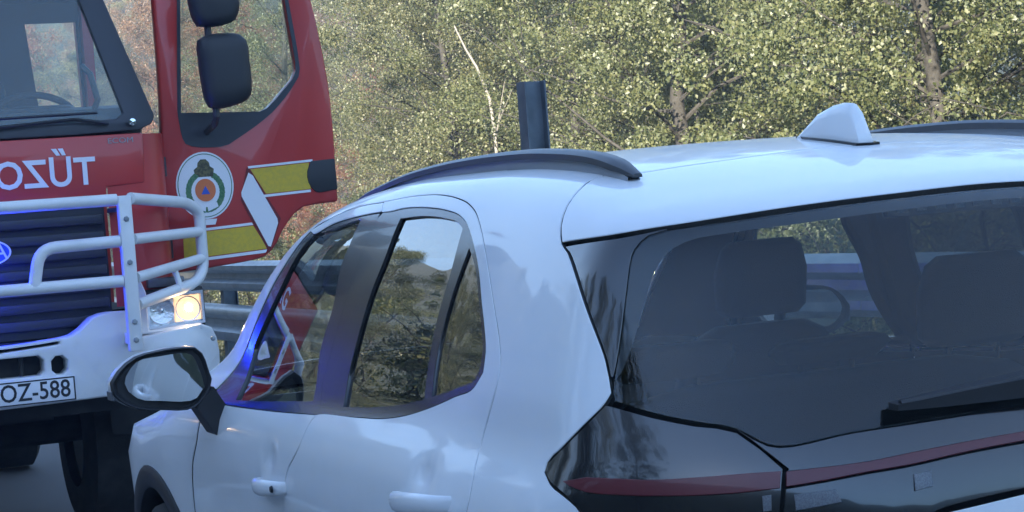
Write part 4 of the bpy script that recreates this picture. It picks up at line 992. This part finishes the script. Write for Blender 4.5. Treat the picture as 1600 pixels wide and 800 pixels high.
def make_tree(seed, h, rad, nleaf, leaf, base=.05):
    """returns (trunk mesh, crown mesh): tapered trunk, limbs, leaf faces in clumps along the limbs"""
    rng = np.random.default_rng(seed); rnd = random.Random(seed)
    b = MB()
    lean = Vector((rnd.uniform(-.5, .5), rnd.uniform(-.5, .5), 0)) * .12
    axis = [Vector((0, 0, -.4)) + lean * 0]
    n = 9
    for k in range(1, n + 1):
        axis.append(Vector((0, 0, 0)) + lean * (h * k / n) + Vector((rnd.uniform(-1, 1), rnd.uniform(-1, 1), 0)) * .012 * h + Vector((0, 0, h * .96 * k / n)))
    b.tube(axis, 0, 7, rr=[.014 * h * (1 - .93 * k / n) + .008 for k in range(n + 1)])
    tips = []
    nb = 46
    for k in range(nb):
        f_ = base + (1 - base) * ((k + rnd.random()) / nb) ** .9
        i = min(int(f_ * n), n - 1); p = axis[i].lerp(axis[i + 1], f_ * n - i); p.z = max(p.z, .15)
        a = k * 2.4 + rnd.uniform(-.5, .5)
        prof = (math.sin(math.pi * min(1, (f_ + .22) / 1.24)) ** .7)
        L = rad * prof * rnd.uniform(.65, 1.15); up = rnd.uniform(.25, .9)
        d = Vector((math.cos(a), math.sin(a), up)).normalized()
        q = [p]; 
        for s_ in range(1, 5): q.append(p + d * (L * s_ / 4) + Vector((rnd.uniform(-1, 1), rnd.uniform(-1, 1), rnd.uniform(-.6, 1))) * .05 * L * s_ / 2)
        b.tube(q, 0, 5, rr=[max(.006, .0045 * h * (1 - f_ * .75) * (1 - .85 * s_ / 4)) for s_ in range(5)])
        for s_ in (1, 2, 3, 4): tips.append((q[s_], .16 + .10 * s_ * L / max(rad, .1), 0.5 + s_ * .4))
        for w_ in range(3):
            o = q[rnd.choice((2, 3, 4))]; e = o + Vector((rnd.uniform(-1, 1), rnd.uniform(-1, 1), rnd.uniform(-.5, .9))) * .42 * L
            b.tube([o, o.lerp(e, .5) + Vector((0, 0, .03)), e], 0, 4, rr=[.006, .005, .003]); tips.append((e, .26, 1.6))
    bm = b.bm; bmesh.ops.recalc_face_normals(bm, faces=bm.faces); tm_ = bpy.data.meshes.new('trunk'); bm.to_mesh(tm_); bm.free(); shade(tm_, 60)
    C_ = np.array([tuple(t_[0]) for t_ in tips]); S_ = np.array([t_[1] for t_ in tips]); W = np.array([t_[2] for t_ in tips]); W = W * rng.uniform(.05, 1.0, len(W)) ** 1.6; W /= W.sum()
    ci = rng.choice(len(C_), nleaf, p=W)
    g = rng.normal(size=(nleaf, 3)); g /= np.maximum(np.linalg.norm(g, axis=1)[:, None], .3)
    pos = C_[ci] + g * (rng.uniform(0, 1, nleaf) ** .6 * S_[ci] * .86 * rad / 1.9)[:, None] * np.array([1, 1, .8])
    pos[:, 2] = np.maximum(pos[:, 2], .03)
    # leaf frames
    ax = rng.normal(size=(nleaf, 3)); ax[:, 2] -= .5; ax /= np.linalg.norm(ax, axis=1)[:, None]
    rad_ = pos * np.array([1, 1, 0]); rad_ /= np.maximum(np.linalg.norm(rad_, axis=1)[:, None], .2)
    nr = rng.normal(size=(nleaf, 3)) * .8 + np.array([0, 0, .6]) + rad_ * .9; nr -= ax * (nr * ax).sum(1)[:, None]; nr /= np.linalg.norm(nr, axis=1)[:, None]
    sd = np.cross(ax, nr); s_ = leaf * rng.uniform(.5, 1.35, nleaf)[:, None]
    v = np.stack([pos - ax * s_ * .5, pos + sd * s_ * .33 + nr * s_ * .09 - ax * s_ * .08, pos + ax * s_ * .5, pos - sd * s_ * .33 + nr * s_ * .09 - ax * s_ * .08], 1).reshape(-1, 3)
    me = bpy.data.meshes.new('crown')
    me.vertices.add(nleaf * 4); me.vertices.foreach_set('co', v.astype('f').ravel())
    i = np.arange(nleaf) * 4
    tri = np.stack([i, i + 1, i + 2, i, i + 2, i + 3], 1).ravel()
    me.loops.add(len(tri)); me.loops.foreach_set('vertex_index', tri.astype('i'))
    me.polygons.add(nleaf * 2); me.polygons.foreach_set('loop_start', np.arange(0, nleaf * 6, 3).astype('i')); me.polygons.foreach_set('loop_total', np.full(nleaf * 2, 3, 'i'))
    me.update(); me.validate()
    return tm_, me

TREES = [make_tree(11 + k, 7.0, 1.9, 84000, .035) for k in range(4)]
SHRUB = [make_tree(41 + k, 2.6, 1.15, 30000, .034, base=.02) for k in range(2)]
def plant(kind, name, x, y, sc, rot, lf, bk, label, cat, group=None, z=None, sq=1.0):
    tm_, cm = kind
    o = empty(name, (x, y, (ground_z(x, y) if z is None else z) - .05), label, cat, group); o.rotation_euler = (0, 0, rot); o.scale = (sc, sc, sc * sq)
    for nm, me, m in (('trunk', tm_, bk), ('crown', cm, lf)):
        c = bpy.data.objects.new(nm, me); col.objects.link(c); c.parent = o
        if not me.materials: me.materials.append(m)
        c.material_slots[0].link = 'OBJECT'; c.material_slots[0].material = m
    return o

ORD = ['leftmost', 'second', 'third', 'fourth', 'fifth', 'sixth', 'seventh', 'eighth', 'ninth', 'tenth', 'eleventh', 'twelfth', 'thirteenth', 'fourteenth', 'fifteenth', 'sixteenth', 'seventeenth', 'eighteenth', 'nineteenth', 'twentieth']
def nth(i, n): return 'leftmost' if i == 0 else ('rightmost' if i == n - 1 else ORD[i] + ' from the left')
CNAME = dict(green='green', olive='olive green', yellow='yellowing', brown='brown autumn', rust='rusty red', dark='dark green', shade='deep green')
rnd = random.Random(5)
# the sunlit wood beyond the guard rail: four rows, counted from the left of the picture (far end of the road first)
k = 0
for rname, y0, x0, x1, dx in (('front row', -8.6, 5.0, 27, 2.7), ('second row', -11.6, 6.0, 36, 3.1), ('third row', -14.5, 6.0, 44, 4.4), ('back row', -20, 10, 54, 6.0)):
    spots = []
    x = x0
    while x < x1:
        spots.append((x + rnd.uniform(-.7, .7), y0 + rnd.uniform(-1.0, 1.0) - .02 * max(0, x - 20))); x += dx
    for i, (x, y) in enumerate(spots[::-1]):
        d = math.hypot(x + 3.5, y - 2.2)
        lf = rnd.choice(('green', 'green', 'olive', 'olive', 'yellow', 'yellow', 'shade'))
        plant(TREES[k % 4], 'tree', x, y, rnd.uniform(.85, 1.25) * (1 + .012 * max(0, d - 18)), rnd.uniform(0, 6.28), LEAF[lf], bark,
              CNAME[lf] + ' tree, ' + rname + ' behind the guard rail, ' + nth(i, len(spots)), 'tree', 'trees in the wood beyond the guard rail'); k += 1
spots = [(x + rnd.uniform(-.6, .6), -6.0 + rnd.uniform(-.5, .5), rnd.choice(('olive', 'green', 'yellow', 'green'))) for x in np.arange(3.5, 27, 2.1)][::-1]
for i, (x, y, lf) in enumerate(spots):
    plant(SHRUB[k % 2], 'shrub', x, y, rnd.uniform(.8, 1.15), rnd.uniform(0, 6.28), LEAF[lf], bark, 'low ' + CNAME[lf] + ' shrub behind the guard rail, ' + nth(i, len(spots)), 'shrub', 'shrubs behind the guard rail'); k += 1
# autumn trees on the far hillside, in three belts one above the other
for bname, r0, n in (('lowest', 66, 13), ('middle', 92, 13), ('highest', 128, 13)):
    for i in range(n):
        bear = R(-3 - 18.5 * (i + rnd.uniform(.2, .8)) / n); rr_ = r0 + rnd.uniform(-9, 9); x_ = -3.5 + rr_ * math.cos(bear); y_ = 2.2 + rr_ * math.sin(bear)
        lf = rnd.choice(('brown', 'brown', 'rust', 'yellow', 'olive', 'brown', 'rust'))
        plant(TREES[i % 4], 'hillside_tree', x_, y_, rnd.uniform(1.0, 1.7), rnd.uniform(0, 6.28), LEAF[lf], bark, CNAME[lf] + ' tree, ' + bname + ' belt of the far hillside, ' + nth(i, n), 'tree', 'autumn trees on the far hillside')
# the shaded slope on the left (seen in the car's windows)
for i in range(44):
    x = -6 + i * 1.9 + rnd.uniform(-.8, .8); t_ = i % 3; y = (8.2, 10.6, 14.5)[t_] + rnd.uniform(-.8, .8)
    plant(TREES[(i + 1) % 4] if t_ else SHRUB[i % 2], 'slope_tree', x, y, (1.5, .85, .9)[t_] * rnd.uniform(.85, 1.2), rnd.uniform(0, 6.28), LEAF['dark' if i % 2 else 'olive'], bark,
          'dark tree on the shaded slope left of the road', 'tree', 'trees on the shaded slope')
# two reddish bushes that show beside the open door of the fire engine
for i, (x, y, sc_) in enumerate(((36, -9.6, .62), (43, -12.2, .8))):
    plant(TREES[i], 'red_bush', x, y, sc_, i * 2.0, LEAF['rust'], bark, ('rusty red bush at the edge of the wood, right of the truck door', 'larger rusty bush behind the first one at the edge of the wood')[i], 'bush')
# a pale bare trunk leaning in front of the foliage
br = empty('bare_trunk', (21.12, -8.0, -1.15), 'pale bare leaning trunk in front of the green foliage, left of the steel post', 'dead tree')
for nm, pts, r_ in (('trunk', [(21.12, -8.0, -1.15), (21.17, -8.0, 0.6)] + [(21.27, -8.0, 2.49), (21.35, -8.0, 2.88), (21.72, -8.0, 3.34), (22.06, -8.0, 3.61), (22.42, -8.0, 3.97)], .030), ('branch', [(21.2, -8.0, 2.4), (20.96, -8.0, 2.81), (20.75, -8.0, 3.12)], .014), ('branch', [(21.19, -8.0, 2.49), (20.82, -8.0, 2.76), (20.57, -8.0, 2.94)], .012)):
    b = MB((21.12, -8.0, -1.15)); n_ = len(pts); b.tube(pts, 0, 7, rr=[r_ * (1 - .6 * q / (n_ - 1)) for q in range(n_)]); b.build(nm, bark2, br, ang=60)
# ------------------------------------------------------------------ thin bluish haze
hz = MB(); hz.box((-100, -420, -3.5), (720, 420, 75)); ho_ = hz.build('haze', None)
hm = bpy.data.materials.new('thin_haze'); hm.use_nodes = True; hn = hm.node_tree; hn.nodes.clear()
pv = hn.nodes.new('ShaderNodeVolumePrincipled'); ou = hn.nodes.new('ShaderNodeOutputMaterial')
pv.inputs['Color'].default_value = (.82, .90, 1, 1); pv.inputs['Density'].default_value = 0.0020; pv.inputs['Anisotropy'].default_value = 0.0
hn.links.new(pv.outputs[0], ou.inputs['Volume']); ho_.data.materials.append(hm); tag(ho_, kind='stuff')
